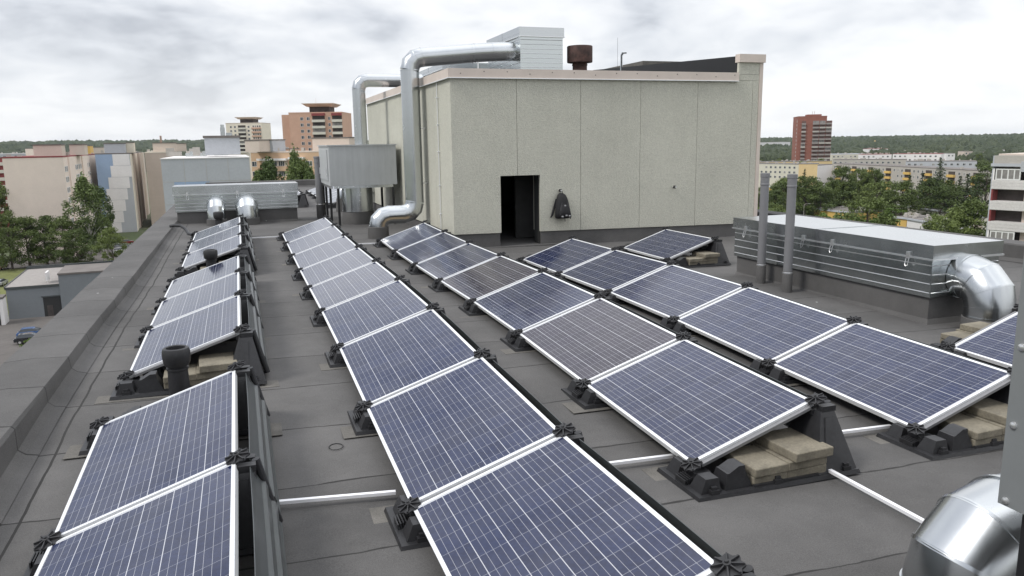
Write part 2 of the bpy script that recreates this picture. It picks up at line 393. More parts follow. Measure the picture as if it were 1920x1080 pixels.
# star clamp (axis z, on its own origin)
def star_mesh():
    mb = MB(); n = 48; prof = []
    ring = []
    for k in range(n):
        a = 2*math.pi*k/n; r_ = .066*(1+.10*math.cos(8*a)); ring.append((r_*math.cos(a), r_*math.sin(a)))
    mb.prism(ring, 0, .009, 'z')
    for k in range(8):
        a = 2*math.pi*k/8; c, s_ = math.cos(a), math.sin(a)
        p = lambda r_, t: (r_*c - t*s_, r_*s_ + t*c)
        b_ = [(*p(.012, -.0042), .009), (*p(.068, -.005), .009), (*p(.068, .005), .009), (*p(.012, .0042), .009)]
        t_ = [(*p(.012, -.003), .026), (*p(.068, -.0035), .018), (*p(.068, .0035), .018), (*p(.012, .003), .026)]
        mb.hexa(b_, t_)
    mb.lathe([(.020, .009), (.018, .028), (.010, .030), (.008, .038)], 16)
    return mb.mesh('clamp_knob', M_plastic)
me_star = star_mesh()
# base plate with lugs
mb = MB()
mb.frus(-.12, -.26, 1.13, .26, 0, -.11, -.25, 1.12, .25, .028)
mb.box(.30, -.245, .028, .80, -.215, .045); mb.box(.30, .215, .028, .80, .245, .045)
for x, y in ((-.02, -.225), (.45, -.232), (1.0, -.225), (-.02, .225), (1.0, .225)):
    mb.box(x, y-.02, .026, x+.06, y+.02, .055); mb.box(x+.012, y-.012, .055, x+.048, y+.012, .075)
for k in range(4): mb.box(-.095+.016*k, -.06, .028, -.088+.016*k, .06, .060+.004*k)
me_base = mb.mesh('base_plate', M_plastic)
# low foot: two humps beside the clamp, two blocks behind
mb = MB()
for s_ in (-1, 1):
    y0, y1 = sorted((s_*.075, s_*.215))
    mb.frus(-.075, y0, .075, y1, .026, -.035, y0+.012, .055, y1-.028*(1 if s_ > 0 else 1), .118)
    y0, y1 = sorted((s_*.055, s_*.22))
    mb.frus(.10, y0, .30, y1, .026, .115, y0+.01, .25, y1-.03, .135)
    mb.frus(.13, y0+.01, .25, y1-.03, .134, .20, y0+.01, .245, y1-.035, .175)
mb.frus(-.03, -.07, .11, .07, .026, -.02, -.055, .10, .055, .092)
me_foot = mb.mesh('front_foot', M_plastic)
# rear tower
mb = MB()
mb.frus(.80, -.235, 1.115, .235, .026, .925, -.085, 1.035, .085, .395)
for s_ in (-1, 1):
    y0, y1 = sorted((s_*.03, s_*.088))
    mb.box(.935, y0, .392, 1.045, y1, .430)
mb.box(.90, -.028, .36, .985, .028, .392)
for s_ in (-1, 1):       # stiffening ribs standing on the flanks and the dark back edge
    mb.hexa([(.86, s_*.222-.012, .03), (.98, s_*.222-.012, .03), (.98, s_*.222+.012, .03), (.86, s_*.222+.012, .03)],
            [(.945, s_*.098-.012, .36), (1.0, s_*.098-.012, .36), (1.0, s_*.098+.012, .36), (.945, s_*.098+.012, .36)])
mb.tube([(1.045, 0, .43), (1.10, 0, .20), (1.145, 0, .03)], .024, 10)
me_tower = mb.mesh('rear_tower', M_plastic)
mb = MB(); mb.box(.05, -.0215, -.034, .94, .0215, -.014); me_cross = mb.mesh('cross_rail', M_grey)
mb = MB(); mb.box(-.22, -.30, .003, 1.23, .30, .0075); me_pad = mb.mesh('roofing_mat', M_mat)
# corrugated rear sheet, one pitch long, y from 0 to -L
def sheet_mesh():
    mb = MB(); L = PITCH-.07; T0, T1 = Vector((1.015, 0, .432)), Vector((1.150, 0, .040))
    n = (T1-T0).normalized(); out = Vector((-n.z, 0, n.x)); out = out if out.x > 0 else -out
    prof = [(0, .0), (.10, .0), (.15, .0), (.30, .012), (.34, .03), (.42, .03), (.46, .012), (.62, .012), (.66, .03), (.74, .03), (.78, .012), (.93, .0), (1, .012)]
    vs = []
    for yy in [-.035 - L*i/12 for i in range(13)]:
        bow = .012*math.sin(math.pi*(-yy-.035)/L)
        for t, h in prof:
            p = T0.lerp(T1, t) + out*(h + bow*(.5-t)); vs.append((p.x, yy, p.z))
        for t, h in reversed(prof):
            p = T0.lerp(T1, t) + out*(h-.004 + bow*(.5-t)); vs.append((p.x, yy, p.z))
    K = 2*len(prof)
    fs = [(i*K+k, i*K+(k+1) % K, (i+1)*K+(k+1) % K, (i+1)*K+k) for i in range(12) for k in range(K)]
    fs += [tuple(range(K)), tuple(12*K+k for k in range(K-1, -1, -1))]
    mb.add(vs, fs); return mb.mesh('rear_sheet', M_rear, 25)
me_sheet = sheet_mesh()
def support(x0, y, label, padlabel, knobs=(1, 1)):
    z = zr(x0+.5, y)+.0078; zj = zr(x0, y)
    o = empty('panel_support', (x0, y, z), 0, label, 'panel support', 'black plastic supports under the panels')
    def part(n, me, loc=(0,0,0), rot=None, par=None):
        c = bpy.data.objects.new(n, me); COL.objects.link(c); c.parent = par or o; c.location = loc
        if rot: c.rotation_euler = rot
        return c
    part('base_plate', me_base); foot = part('front_foot', me_foot); tow = part('rear_tower', me_tower)
    dz = zj+ZLOW-z
    part('cross_rail', me_cross, (0, 0, dz), (0, -TILT, 0))
    part('clamp_knob', me_star, (.0-.012*CT, 0, dz+.004-.012*ST), (0, -TILT, rnd.random()), foot)
    part('clamp_knob', me_star, (1.004*CT, 0, dz+.004+1.004*ST), (0, -TILT, rnd.random()), tow)
    p = bpy.data.objects.new('roofing_mat', me_pad); COL.objects.link(p); p.location = (x0+rnd.uniform(-.02,.02), y+rnd.uniform(-.02,.02), zr(x0+.5, y)-.001); p.rotation_euler = (0, .01673, rnd.uniform(-.02, .02))
    tag(p, padlabel, 'mat', 'bitumen mats under the panel supports')
ORD = ['nearest', 'second', 'third', 'fourth', 'fifth', 'sixth', 'seventh', 'eighth', 'ninth', 'tenth']
ROWS = [ # x0, y of far joint, panels, row words, materials (far to near)
 (-1.7853, .7181, 3, 'far group of the parapet row', [1, 1, 0]),
 (-1.8267, -5.4431, 3, 'middle group of the parapet row', [0, 0, 0]),
 (-1.8704, -11.6324, 2, 'near group of the parapet row', [0, 0]),
 (0.0, 0.0, 9, 'second row from the parapet', [0]*9),
 (1.8516, -1.7161, 7, 'third row from the parapet', [1, 1, 1, 2, 1, 2, 0]),
 (3.7498, -5.0810, 5, 'fourth row from the parapet', [1, 1, 1, 0, 0]),
]
def row(x0, y0, n, words, mats, knob=True):
    cnt = {1: 'only'}
    P = [Vector((x0, y0-i*PITCH, zr(x0, y0-i*PITCH)+ZLOW)) for i in range(n+1)]
    for i in range(n):
        k = n-1-i
        nm = ORD[k] if n > 1 else 'only'
        panel(P[i], P[i+1], f'{["blue", "dark blue", "violet tinged"][mats[i]]} solar panel, {nm} to us in the {words}' if n > 1 else f'dark blue solar panel, {words}', 'solar panels in rows on the roof', mats[i])
        s_ = bpy.data.objects.new('rear_sheet', me_sheet); COL.objects.link(s_)
        a = zr(x0+1, P[i].y); b = zr(x0+1, P[i+1].y)
        s_.location = (x0, P[i].y, a+.008); s_.rotation_euler = (math.atan2(a-b, PITCH), 0, 0)
        tag(s_, f'dark sheet behind the {nm} panel, {words}' if n > 1 else f'dark sheet behind the {words}', 'wind sheet', 'dark sheets behind the panels')
    for i in range(n+1):
        k = n-i
        if n == 1:
            t = ['far', 'near'][i]; support(x0, P[i].y, f'black support at the {t} end, {words}', f'grey mat at the {t} end, {words}'); continue
        if k == 0: t = f'near end of the {words}'
        elif k == n: t = f'far end of the {words}'
        else: t = f'{["", "first", "second", "third", "fourth", "fifth", "sixth", "seventh", "eighth"][k]} joint from the near end, {words}'
        support(x0, P[i].y, f'black support at {t}', f'grey mat under {t}')
for r_ in ROWS: row(*r_)
row(6.117, -4.2579, 1, 'lone panel before the machine room', [1])
row(5.86, -11.93, 1, 'lone panel under the right elbow duct', [0])
row(.20, 16.17, 4, 'distant row left of the round drum', [0]*4)
row(1.95, 17.2, 5, 'distant row behind the round drum', [0]*5)

# ------------------------------------------------------------------ concrete pavers used as ballast
mb = MB(); mb.box(-.125, -.18, 0, .125, .18, .055); me_p1 = mb.mesh('paver', M_paver)
mb = MB(); mb.box(-.13, -.18, 0, .13, .18, .058); me_p2 = mb.mesh('paver', M_paver)
mb = MB(); mb.box(-.155, -.20, 0, .155, .20, .062); me_p3 = mb.mesh('paver', M_paver)
def paver(me, x, y, z, rz, label):
    o = bpy.data.objects.new('paver', me); COL.objects.link(o); o.location = (x, y, z); o.rotation_euler = (0, 0, R(rz))
    b_ = o.modifiers.new('bevel', 'BEVEL'); b_.width = .007; b_.segments = 2
    return tag(o, label, 'paver', 'concrete pavers weighing the supports down')
def stack(x0, y, words):
    z = zr(x0+.5, y)+.008+.03
    paver(me_p2, x0+.43, y-.05, z, 0, f'small paver at the bottom, {words}')
    paver(me_p2, x0+.425, y-.06, z+.0585, 2, f'small paver on top of another, {words}')
    paver(me_p3, x0+.715, y-.03, z, 0, f'wide paver at the bottom by the tower, {words}')
    paver(me_p3, x0+.71, y-.035, z+.0625, 1.5, f'wide paver in the middle of the pile, {words}')
    paver(me_p3, x0+.735, y-.06, z+.125, 3, f'topmost wide paver of the pile, {words}')
stack(1.8516, -1.7161-7*PITCH, 'near end of the third row')
stack(3.7498, -5.081-5*PITCH, 'near end of the fourth row')
stack(-1.8267, -5.4431-3*PITCH, 'behind the black roof vent, parapet row')
stack(6.117, -4.2579-PITCH, 'lone panel by the machine room')
stack(5.86, -11.93+.25, 'under the right elbow duct')
stack(-1.7853, .7181-3*PITCH, 'far group of the parapet row')
z = zr(-1.2, -10.7); paver(me_p2, -1.20, -11.38, z+.06, 15, 'paver lying just in front of the black roof vent')
z = zr(6, -2.4)
# ------------------------------------------------------------------ bright rails linking the rows
def rail(a, b, label):
    a = Vector((*a, 0)); b = Vector((*b, 0)); a.z = zr(a.x, a.y)+.052; b.z = zr(b.x, b.y)+.052
    mb = MB(); d = (b-a); n = Vector((-d.y, d.x, 0)).normalized()*.014; u = Vector((0,0,.010))
    mb.hexa([a-n-u, b-n-u, b+n-u, a+n-u], [a-n+u, b-n+u, b+n+u, a+n+u])
    tag(mb.build('linking_rail', M_rail), label, 'rail', 'bright rails linking the rows')
rail((-.80, -13.05), (-.02, -13.16), 'bright rail between the parapet row and the second row, near us')
rail((1.00, -13.18), (1.92, -13.22), 'bright rail joining the second row to the third row, near us')
rail((2.86, -13.22), (3.80, -13.26), 'bright rail from the third row tower to the fourth row foot')
rail((2.76, -13.40), (2.72, -15.2), 'bright rail running along the roof to the near elbow duct')
rail((-.70, .05), (.04, .12), 'bright rail between the far ends of the first two rows')
rail((1.10, -1.62), (1.95, -1.66), 'bright rail at the far end of the third row')
rail((-.9, 16.9), (.3, 17.0), 'distant bright rail by the far parapet')
# ================================================================== machine room
MX0, MX1, MY0, MY1 = 3.21, 10.40, -2.6, 7.75
mr_ = empty('machine_room', (MX0, MY0, -.06), 0, 'grey pebble-rendered machine room with a dark doorway', 'machine room')
def W(name, mb, mats, **k):
    mb.M = Matrix(); o = mb.build(name, mats, mr_, **k); o.matrix_parent_inverse = Matrix.Translation((-MX0, -MY0, .06)); return o
def zb(x): return .27 - .0153*(x-MX0)           # lower edge of the cladding
DX0, DX1, DZ = 4.205, 5.065, 1.41
mb = MB()      # carcass behind the cladding
mb.box(MX0+.07, MY0+.07, -.3, DX0-.06, MY0+.36, 3.36); mb.box(DX1+.0, MY0+.07, -.3, MX1-.07, MY0+.36, 3.36); mb.box(DX0-.06, MY0+.07, DZ+.0, DX1, MY0+.36, 3.36)
mb.box(MX0+.07, MY0+.36, -.3, MX0+.30, MY1-.1, 3.36); mb.box(MX1-.30, MY0+.36, -.3, MX1-.07, MY1-.1, 3.36); mb.box(MX0+.30, MY1-.4, -.3, MX1-.30, MY1-.1, 3.36)
W('inner_wall', mb, M_inner)
mb = MB(); mb.box(MX0+.02, MY0+.02, 3.362, MX1-.02, MY1-.02, 3.46); W('flat_roof', mb, M_roof2)
mb = MB()      # dark plinth, set back, a little ragged
for x0, x1 in ((MX0+.03, DX0-.02), (DX1+.02, MX1-.03)): mb.frus(x0, MY0+.0, x1, MY0+.069, -.3, x0, MY0+.03, x1, MY0+.069, zb(x0)-.01)
mb.box(MX0+.03, MY0+.071, -.3, MX0+.069, MY1-.1, .24)
W('plinth', mb, M_roof2)
# facing panels, 8 mm joints
seams = [MX0, 4.575, 5.98, 7.37, 8.765, 10.17, MX1-.07]
g = .004
for i in range(6):
    a, b = seams[i]+(g if i else 0), seams[i+1]-g
    if a < DX0 < b:      # piece left of the door with the opening cut out
        pts = [(a, zb(a)), (DX0, zb(DX0)), (DX0, DZ), (b, DZ), (b, 3.34), (a, 3.34)]
    elif a < DX1 < b:
        pts = [(DX1, zb(DX1)), (b, zb(b)), (b, 3.34), (a, 3.34), (a, DZ), (DX1, DZ)]
    else: pts = [(a, zb(a)), (b, zb(b)), (b, 3.34), (a, 3.34)]
    mb = MB(); mb.prism(pts, MY0, MY0+.06, 'y'); W('wall_panel', mb, M_stucco)
mb = MB()      # rendered reveal of the doorway and a darker inner screen
mb.box(DX1+.001, MY0+.061, zb(DX1), DX1+.06, MY0+.40, DZ); W('door_reveal', mb, M_stucco)
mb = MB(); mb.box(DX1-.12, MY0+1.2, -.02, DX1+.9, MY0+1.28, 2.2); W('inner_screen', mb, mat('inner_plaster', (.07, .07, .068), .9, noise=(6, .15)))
mb = MB(); mb.box(DX0-.6, MY0-.10, -.2, DX1+.6, MY0+1.1, -.025); W('threshold', mb, M_roof2)
for s0 in [MY0+.002+k*1.39 for k in range(8)]:
    mb = MB(); y1 = min(s0+1.382, MY1)
    mb.box(MX0, s0 if s0 > MY0+.1 else MY0+.061, .27, MX0+.06, y1, 3.34); W('wall_panel', mb, M_stucco)
mb = MB()      # the raised gable strip at the right end, with its light trim
HX = 9.79
mb.prism([(HX, 3.475), (MX1-.07, 3.475), (MX1-.07, 3.73), (HX, 3.73)], MY0, MY0+.06, 'y'); mb.box(HX, MY0, 3.345, MX1-.07, MY0+.06, 3.47)
mb.box(HX-.005, MY0-.004, 3.46, HX+.06, MY0+.06, 3.725)
W('gable_strip', mb, M_stucco)
mb = MB(); mb.box(MX1-.068, MY0-.012, .14, MX1+.02, MY0+.08, 3.728); W('corner_trim', mb, M_fascia)
mb = MB(); mb.prism([(MY0+.065, 3.462), (5.0, 3.462), (5.0, 4.24), (MY0+.065, 3.87)], HX+.02, MX1-.08, 'x'); W('side_parapet', mb, M_black)
mb = MB(); mb.box(HX-.02, MY0-.05, 3.73, MX1+.05, MY0+.12, 3.905); W('coping', mb, M_fascia)
mb = MB()      # eaves flashing with a drip edge
mb.box(MX0-.05, MY0-.055, 3.335, HX-.024, MY0+.10, 3.505); mb.box(MX0-.05, MY0+.101, 3.335, MX0+.10, MY1+.05, 3.505)
eav = W('eaves_flashing', mb, M_fascia)
mb = MB(); mb.box(MX0-.062, MY0-.067, 3.318, HX-.024, MY0-.03, 3.334); mb.box(MX0-.062, MY0-.0299, 3.318, MX0-.03, MY1+.05, 3.334); q = W('drip_edge', mb, M_frame); q.parent = eav; q.matrix_parent_inverse.identity()
mb = MB()
for k in range(14): x = MX0+.2+k*.48; mb.lathe([(.011, 0), (.009, .006)], 8, (0,0,0)); mb.v[-16:] = [Vector((x+v.x, MY0-.055-v.z, 3.43+v.y+(.02 if k % 3 else -.02))) for v in mb.v[-16:]]
q = W('flashing_screw', mb, M_black); q.parent = eav; q.matrix_parent_inverse.identity()
# lightning conductor strip on the left side wall
mb = MB(); mb.box(MX0-.03, -1.62, .1, MX0-.022, -1.59, 3.32)
for z in (.6, 1.2, 1.9, 2.45, 3.0): mb.box(MX0-.05, -1.63, z, MX0, -1.58, z+.02)
W('conductor_strip', mb, M_frame)

# ------------------------------------------------------------------ things on top of the machine room
def ribs(mb, x0, x1, y, z0, z1, n, axis='x', sgn=-1, mi=0):
    for k in range(n):
        z = z0+(z1-z0)*(k+.5)/n
        if axis == 'x': mb.prism([(y, z-.006), (y+sgn*.007, z), (y, z+.006)], x0, x1, 'x', mi)
        else: mb.prism([(y, z-.006), (y+sgn*.007, z), (y, z+.006)], x0, x1, 'y', mi)
def duct_box(name, label, x0, y0, x1, y1, zp, zb_, zl, zt, rot=0, nrib=4, latches=(), inset=.03, lid_over=.025, faces='all'):
    o = empty(name, (x0, y0, zp), 0, label, 'duct box')
    def B(nm, mb, mats, **k):
        q = mb.build(nm, mats, o, **k); q.matrix_parent_inverse = Matrix.Translation((-x0, -y0, -zp)); return q
    mb = MB(); mb.box(x0, y0, zb_, x1, y1, zl)
    ribs(mb, x0+.01, x1-.01, y0, zb_, zl-.03, nrib, 'x', -1, 1); ribs(mb, y0+.01, y1-.01, x0, zb_, zl-.03, nrib, 'y', -1, 1); ribs(mb, y0+.01, y1-.01, x1, zb_, zl-.03, nrib, 'y', 1, 1)
    xm = (x0+x1)/2
    B('body', mb, [M_galvb, M_rib])
    mb = MB(); l = lid_over; mb.box(x0-l, y0-l, zl+.002, x1+l, y1+l, zt)
    mb.box(x0-l-.012, y0-l-.012, zl-.018, x1+l+.012, y1+l+.012, zl+.001, 1)
    long_x = (x1-x0) > (y1-y0)
    if long_x: mb.box(xm-.012, y0-l-.004, zl+.02, xm+.012, y1+l+.004, zt+.006)
    else: mb.box(x0-l-.004, (y0+y1)/2-.012, zl+.02, x1+l+.004, (y0+y1)/2+.012, zt+.006)
    nscr = 22
    for k in range(nscr):        # screw heads
        t = (k+.5)/nscr
        if long_x: mb.box(x0+(x1-x0)*t-.006, y0-l-.006, zl+.045, x0+(x1-x0)*t+.006, y0-l, zl+.057)
        else: mb.box(x0-l-.006, y0+(y1-y0)*t-.006, zl+.045, x0-l, y0+(y1-y0)*t+.006, zl+.057)
    lid = B('lid', mb, [M_galv, M_rib])
    if zp < zb_-.02:
        mb = MB(); mb.frus(x0-.03, y0-.03, x1+.03, y1+.03, zp-.08, x0+inset, y0+inset, x1-inset, y1-inset, zp+.06); mb.frus(x0+inset, y0+inset, x1-inset, y1-inset, zp+.06, x0+inset, y0+inset, x1-inset, y1-inset, zb_-.001)
        B('plinth', mb, M_roof2)
    for p in latches:
        mb = MB()
        if long_x:
            mb.box(p-.025, y0-l-.02, zl-.03, p+.025, y0-l, zl+.05); mb.tube([(p-.02, y0-l-.02, zl-.03), (p-.03, y0-l-.04, zl-.12), (p, y0-l-.045, zl-.15), (p+.03, y0-l-.04, zl-.12), (p+.02, y0-l-.02, zl-.03)], .004, 6)
        else:
            mb.box(x0-l-.02, p-.025, zl-.03, x0-l, p+.025, zl+.05); mb.tube([(x0-l-.02, p-.02, zl-.03), (x0-l-.035, p-.022, zl-.10), (x0-l-.04, p, zl-.125), (x0-l-.035, p+.022, zl-.10), (x0-l-.02, p+.02, zl-.03)], .004, 6)
        q = B('latch', mb, M_screw); q.parent = lid; q.matrix_parent_inverse.identity()
    return o, B
def arc(c, a0, a1, r, ex, ey, n=4):
    """gore points of a bend around c in the plane (ex, ey); chord points of a segmented elbow"""
    ex, ey, c = Vector(ex), Vector(ey), Vector(c)
    out = []
    for k in range(n+1):
        t = a0+(a1-a0)*k/n; out.append(c+ex*math.cos(t)*r+ey*math.sin(t)*r)
    return out
def duct_mesh(pts, r, seams=True, mi=0, n=40, extra=()):
    mb = MB(); mb.tube(pts, r, n, mi)
    if seams:
        P = [Vector(p) for p in pts]
        for i in range(len(P)):
            t = ((P[i]-P[i-1]).normalized() if i else Vector()) + ((P[i+1]-P[i]).normalized() if i < len(P)-1 else Vector())
            t.normalize(); mb.tube([P[i]-t*.010, P[i]+t*.010], r*1.03, n, mi)
    for p, d in extra:
        p, d = Vector(p), Vector(d).normalized(); mb.tube([p-d*.012, p+d*.012], r*1.03, n, mi)
    return mb
# big box on the roof
duct_box('duct_box', 'tall ribbed galvanised box on the machine room roof at the end of the duct', 5.25, -1.0, 6.26, 1.35, 3.46, 3.465, 4.37, 4.56, nrib=9)
duct_box('duct_box', 'low galvanised box half hidden behind the roof edge, left of the tall one', 4.26, 2.0, 5.55, 5.0, 3.46, 3.465, 3.93, 4.08, nrib=4)
# rusty cowl
o = empty('chimney_cowl', (6.72, -.9, 3.46), 0, 'rust-brown round chimney cowl on the machine room roof', 'chimney')
mb = MB(); mb.lathe([(.165, 0), (.165, .30), (.175, .31), (.175, .34), (.165, .35), (.165, .38)], 28); mb.build('neck', M_rust, o)
mb = MB(); mb.lathe([(.10, .37), (.285, .375), (.29, .40), (.29, .72), (.28, .735), (.05, .75)], 36); mb.build('cap', M_rust, o)
# canopy roof behind
o = empty('roof_hut', (11.2, 4.0, -.1), 0, 'flat canopy roof of a hut behind the machine room parapet', 'roof hut')
mb = MB(); mb.box(11.0, 4.0, 4.30, 14.6, 8.6, 4.44); q = mb.build('canopy', M_mat, o); q.matrix_parent_inverse = Matrix.Translation((-11.2, -4, .1))
mb = MB(); mb.box(11.5, 4.6, -27, 14.2, 8.2, 4.299); q = mb.build('hut_wall', M_inner, o); q.matrix_parent_inverse = Matrix.Translation((-11.2, -4, .1))
mb = MB(); mb.tube([(9.0, 1.5, 3.46), (9.0, 1.5, 4.30), (9.02, 1.46, 4.36), (9.10, 1.40, 4.36)], .03, 10); tag(mb.build('bent_pipe', M_galv), 'small bent metal pipe on the roof edge by the dark side parapet', 'pipe')
mb = MB(); mb.tube([(10.9, 5.5, 4.4), (10.9, 5.5, 5.3)], .004, 6); tag(mb.build('antenna', M_black), 'thin whip antenna above the canopy roof', 'antenna')
mb = MB(); mb.tube([(7.9, 3.2, 3.46), (7.9, 3.2, 4.42)], .04, 8); mb.lathe([(.07, 0), (.07, .06)], 10, (7.9, 3.2, 4.42)); tag(mb.build('vent_stub', M_galv), 'short vent stub left of the canopy roof', 'vent')

# tall duct climbing the left wall and over the eaves
dx, dy, dr = 2.90, -.37, .205
zf_ = zr(2.05, dy)
o = empty('round_duct', (2.05, dy, zf_), 0, 'silver duct rising from a floor elbow past the eaves to the tall roof box', 'duct')
def OB(o, nm, mb, mats, **k):
    q = mb.build(nm, mats, o, **k); q.matrix_parent_inverse = Matrix.Translation(-o.location); return q
pts = [Vector((2.05, dy, .26))] + arc((2.05+.25, dy, .28), math.pi, math.pi/2, .25, (1,0,0), (0,0,1), 3)
pts += [Vector((2.62, dy, .53))] + arc((dx-.26, dy, .53+.26), -math.pi/2, 0, .26, (1,0,0), (0,0,1), 3)[1:]
OB(o, 'floor_elbow', duct_mesh(pts, dr), M_galv, ang=20)
top = arc((dx+.28, dy, 3.66), math.pi, math.pi/2, .28, (1,0,0), (0,0,1), 3)
pts = [Vector((dx, dy, .792)), Vector((dx, dy, 2.0))] + top[:1]
OB(o, 'riser', duct_mesh(pts, dr*.995, extra=[((dx, dy, 2.62), (0,0,1)), ((dx, dy, 3.2), (0,0,1))]), M_galv)
pts = top + [Vector((4.36, dy-.1, 4.045)), Vector((4.75, dy-.14, 4.07)), Vector((5.30, dy-.17, 4.09))]
OB(o, 'top_run', duct_mesh(pts, dr, extra=[((4.28, dy-.1, 4.03), (1,0,.08))]), M_galv)
mb = MB(); mb.lathe([(dr+.03, 0), (dr+.025, .25), (dr+.005, .26)], 32, (2.05, dy, zf_)); OB(o, 'floor_collar', mb, M_roof2)
mb = MB(); mb.box(4.42, dy-.13, 3.46, 4.44, dy-.09, 3.86); mb.box(MX0-.2, dy-.02, 2.4, MX0, dy+.02, 2.43); mb.box(MX0-.2, dy-.02, 1.2, MX0, dy+.02, 1.23); OB(o, 'bracket', mb, M_screw)
# second duct farther back, from the elevated box
o = empty('round_duct', (2.45, 4.2, 2.05), 0, 'more distant silver duct rising from the elevated grey box over the eaves', 'duct')
top = arc((2.45+.24, 4.2, 3.56), math.pi, math.pi/2, .24, (1,0,0), (0,0,1), 3)
OB(o, 'riser', duct_mesh([Vector((2.45, 4.2, 2.06)), Vector((2.45, 4.2, 2.14))]+top[:1], .178, extra=[((2.45, 4.2, 3.1), (0,0,1))]), M_galv)
OB(o, 'top_run', duct_mesh(top+[Vector((4.30, 4.2, 3.80))], .18), M_galv)
# elevated grey box on legs
def elevated(x0, y0, x1, y1, z0, z1, legs, label, leg=.028, door=True, mt=None):
    mt = mt or M_greymetal
    o = empty('elevated_box', (x0, y0, zr(x0, y0)), 0, label, 'duct box')
    mb = MB(); mb.box(x0, y0, z0, x1, y1, z1)
    for k in range(1, 12): x = x0+(x1-x0)*k/12; mb.box(x-.004, y0-.003, z0+.02, x+.004, y0, z1-.03)
    OB(o, 'body', mb, mt, bevel=.006)
    mb = MB(); mb.box(x0-.03, y0-.02, z1+.001, x1+.02, y1+.02, z1+.035); OB(o, 'lid', mb, M_greymetal)
    if door:
        mb = MB(); mb.box(x0-.022, y0+.35, z0+.12, x0-.001, y1-.3, z1-.08); dor = OB(o, 'door', mb, M_greymetal, bevel=.004)
        for y in (y0+.45, y1-.4):
            mb = MB(); mb.box(x0-.05, y-.02, z0+.25, x0-.023, y+.02, z0+.42); q = OB(o, 'latch', mb, M_screw); q.parent = dor; q.matrix_parent_inverse.identity()
        mb = MB(); mb.box(x0+.02, y0+.1, z0-.07, x0+.07, y1-.1, z0-.001); mb.box(x0+.1, y0+.03, z0-.07, x1-.1, y0+.08, z0-.001); OB(o, 'under_frame', mb, M_galv)
    for x, y in legs:
        mb = MB(); mb.box(x-leg, y-leg, zr(x, y)-.02, x+leg, y+leg, z0-.002); OB(o, 'leg', mb, M_black)
    return o
elevated(1.37, 2.5, 3.07, 5.0, 1.06, 2.05, [(1.56, 2.56), (1.45, 3.35), (1.43, 4.2), (1.43, 4.9), (2.97, 2.56), (2.97, 4.3)], 'light grey sheet-metal box standing on thin black legs by the wall')
o = empty('round_drum', (2.12, 3.15, zr(2.1, 3.15)), 0, 'fat silver round duct standing under the elevated grey box', 'duct')
mb = MB(); mb.tube([(2.12, 3.15, .36), (2.12, 3.15, 1.058)], .40, 48); mb.tube([(2.12, 3.15, .36), (2.12, 3.15, .38)], .41, 48); OB(o, 'shell', mb, M_galv)
mb = MB(); mb.lathe([(.43, 0), (.41, .30), (.395, .32)], 40, (2.12, 3.15, zr(2.1, 3.15))); OB(o, 'collar', mb, M_roof2)
# elbow behind the drum
o = empty('duct_elbow', (2.25, 7.2, zr(2.2, 7.2)), 0, 'small silver elbow duct behind the round drum', 'duct')
pts = [Vector((2.25, 7.2, .45))]+arc((2.25+.24, 7.2, .50), math.pi, math.pi/2, .24, (1,0,0), (0,0,1), 3)+[Vector((3.22, 7.2, .74))]
OB(o, 'elbow', duct_mesh(pts, .2), M_galv); mb = MB(); mb.lathe([(.25, 0), (.22, .40)], 28, (2.25, 7.2, zr(2.2, 7.2))); OB(o, 'collar', mb, M_roof2)
# grey pipe left of the drum
def pvc(x, y, zt, r, sleeve, label):
    z0 = zr(x, y); o = empty('vent_pipe', (x, y, z0), R(rnd.uniform(0, 90)), label, 'pipe'); 
    mb = MB(); mb.lathe([(r*1.16, 0), (r*1.12, sleeve-.01), (r*1.02, sleeve)], 24); mb.build('sleeve', M_roof2, o)
    mb = MB(); mb.lathe([(r*1.13, sleeve-.035), (r*1.16, sleeve-.03), (r*1.16, sleeve-.015), (r*1.13, sleeve-.01)], 24); mb.build('clip', M_screw, o)
    mb = MB(); h = zt-z0; mb.lathe([(r, sleeve*.5), (r, h-.18), (r*1.10, h-.175), (r*1.10, h-.155), (r*1.04, h-.15), (r*1.04, h-.06), (r*1.12, h-.055), (r*1.12, h-.004), (r*1.06, h), (r*.9, h), (r*.9, h-.3)], 28, caps=False); mb.build('pipe', M_pvc, o)
    mb = MB(); mb.lathe([(r*.9, h-.3), (r*.88, h-.29)], 20); mb.build('inside', M_inner, o)
pvc(1.32, 4.9, 1.78, .105, .42, 'dark grey pipe standing beside the elevated box legs')
pvc(6.56, -7.95, 1.57, .062, .30, 'left one of the twin tall grey pipes before the long duct box')
pvc(6.46, -8.68, 1.58, .062, .30, 'right one of the twin tall grey pipes before the long duct box')

# ------------------------------------------------------------------ left far duct box with two elbows
o, B = duct_box('duct_box', 'long ribbed galvanised box at the far left with two round elbows', -2.42, 4.3, .67, 5.25, .06, .42, .88, 1.09, nrib=5, latches=(-2.1, -.87, .30))
for x, r, zz in ((-1.42, .225, .60), (-.66, .28, .56)):
    pts = [Vector((x, 4.32, zz)), Vector((x, 4.02, zz))]+arc((x, 4.02, zz-.22), math.pi/2, math.pi, .22, (0,1,0), (0,0,1), 3)[1:]+[Vector((x, 3.80, .26))]
    B('elbow', duct_mesh(pts, r), M_galv, ang=20)
    mb = MB(); mb.lathe([(r+.03, 0), (r+.02, .17), (r, .18)], 32, (x, 3.80, .08)); B('collar', mb, M_roof2)
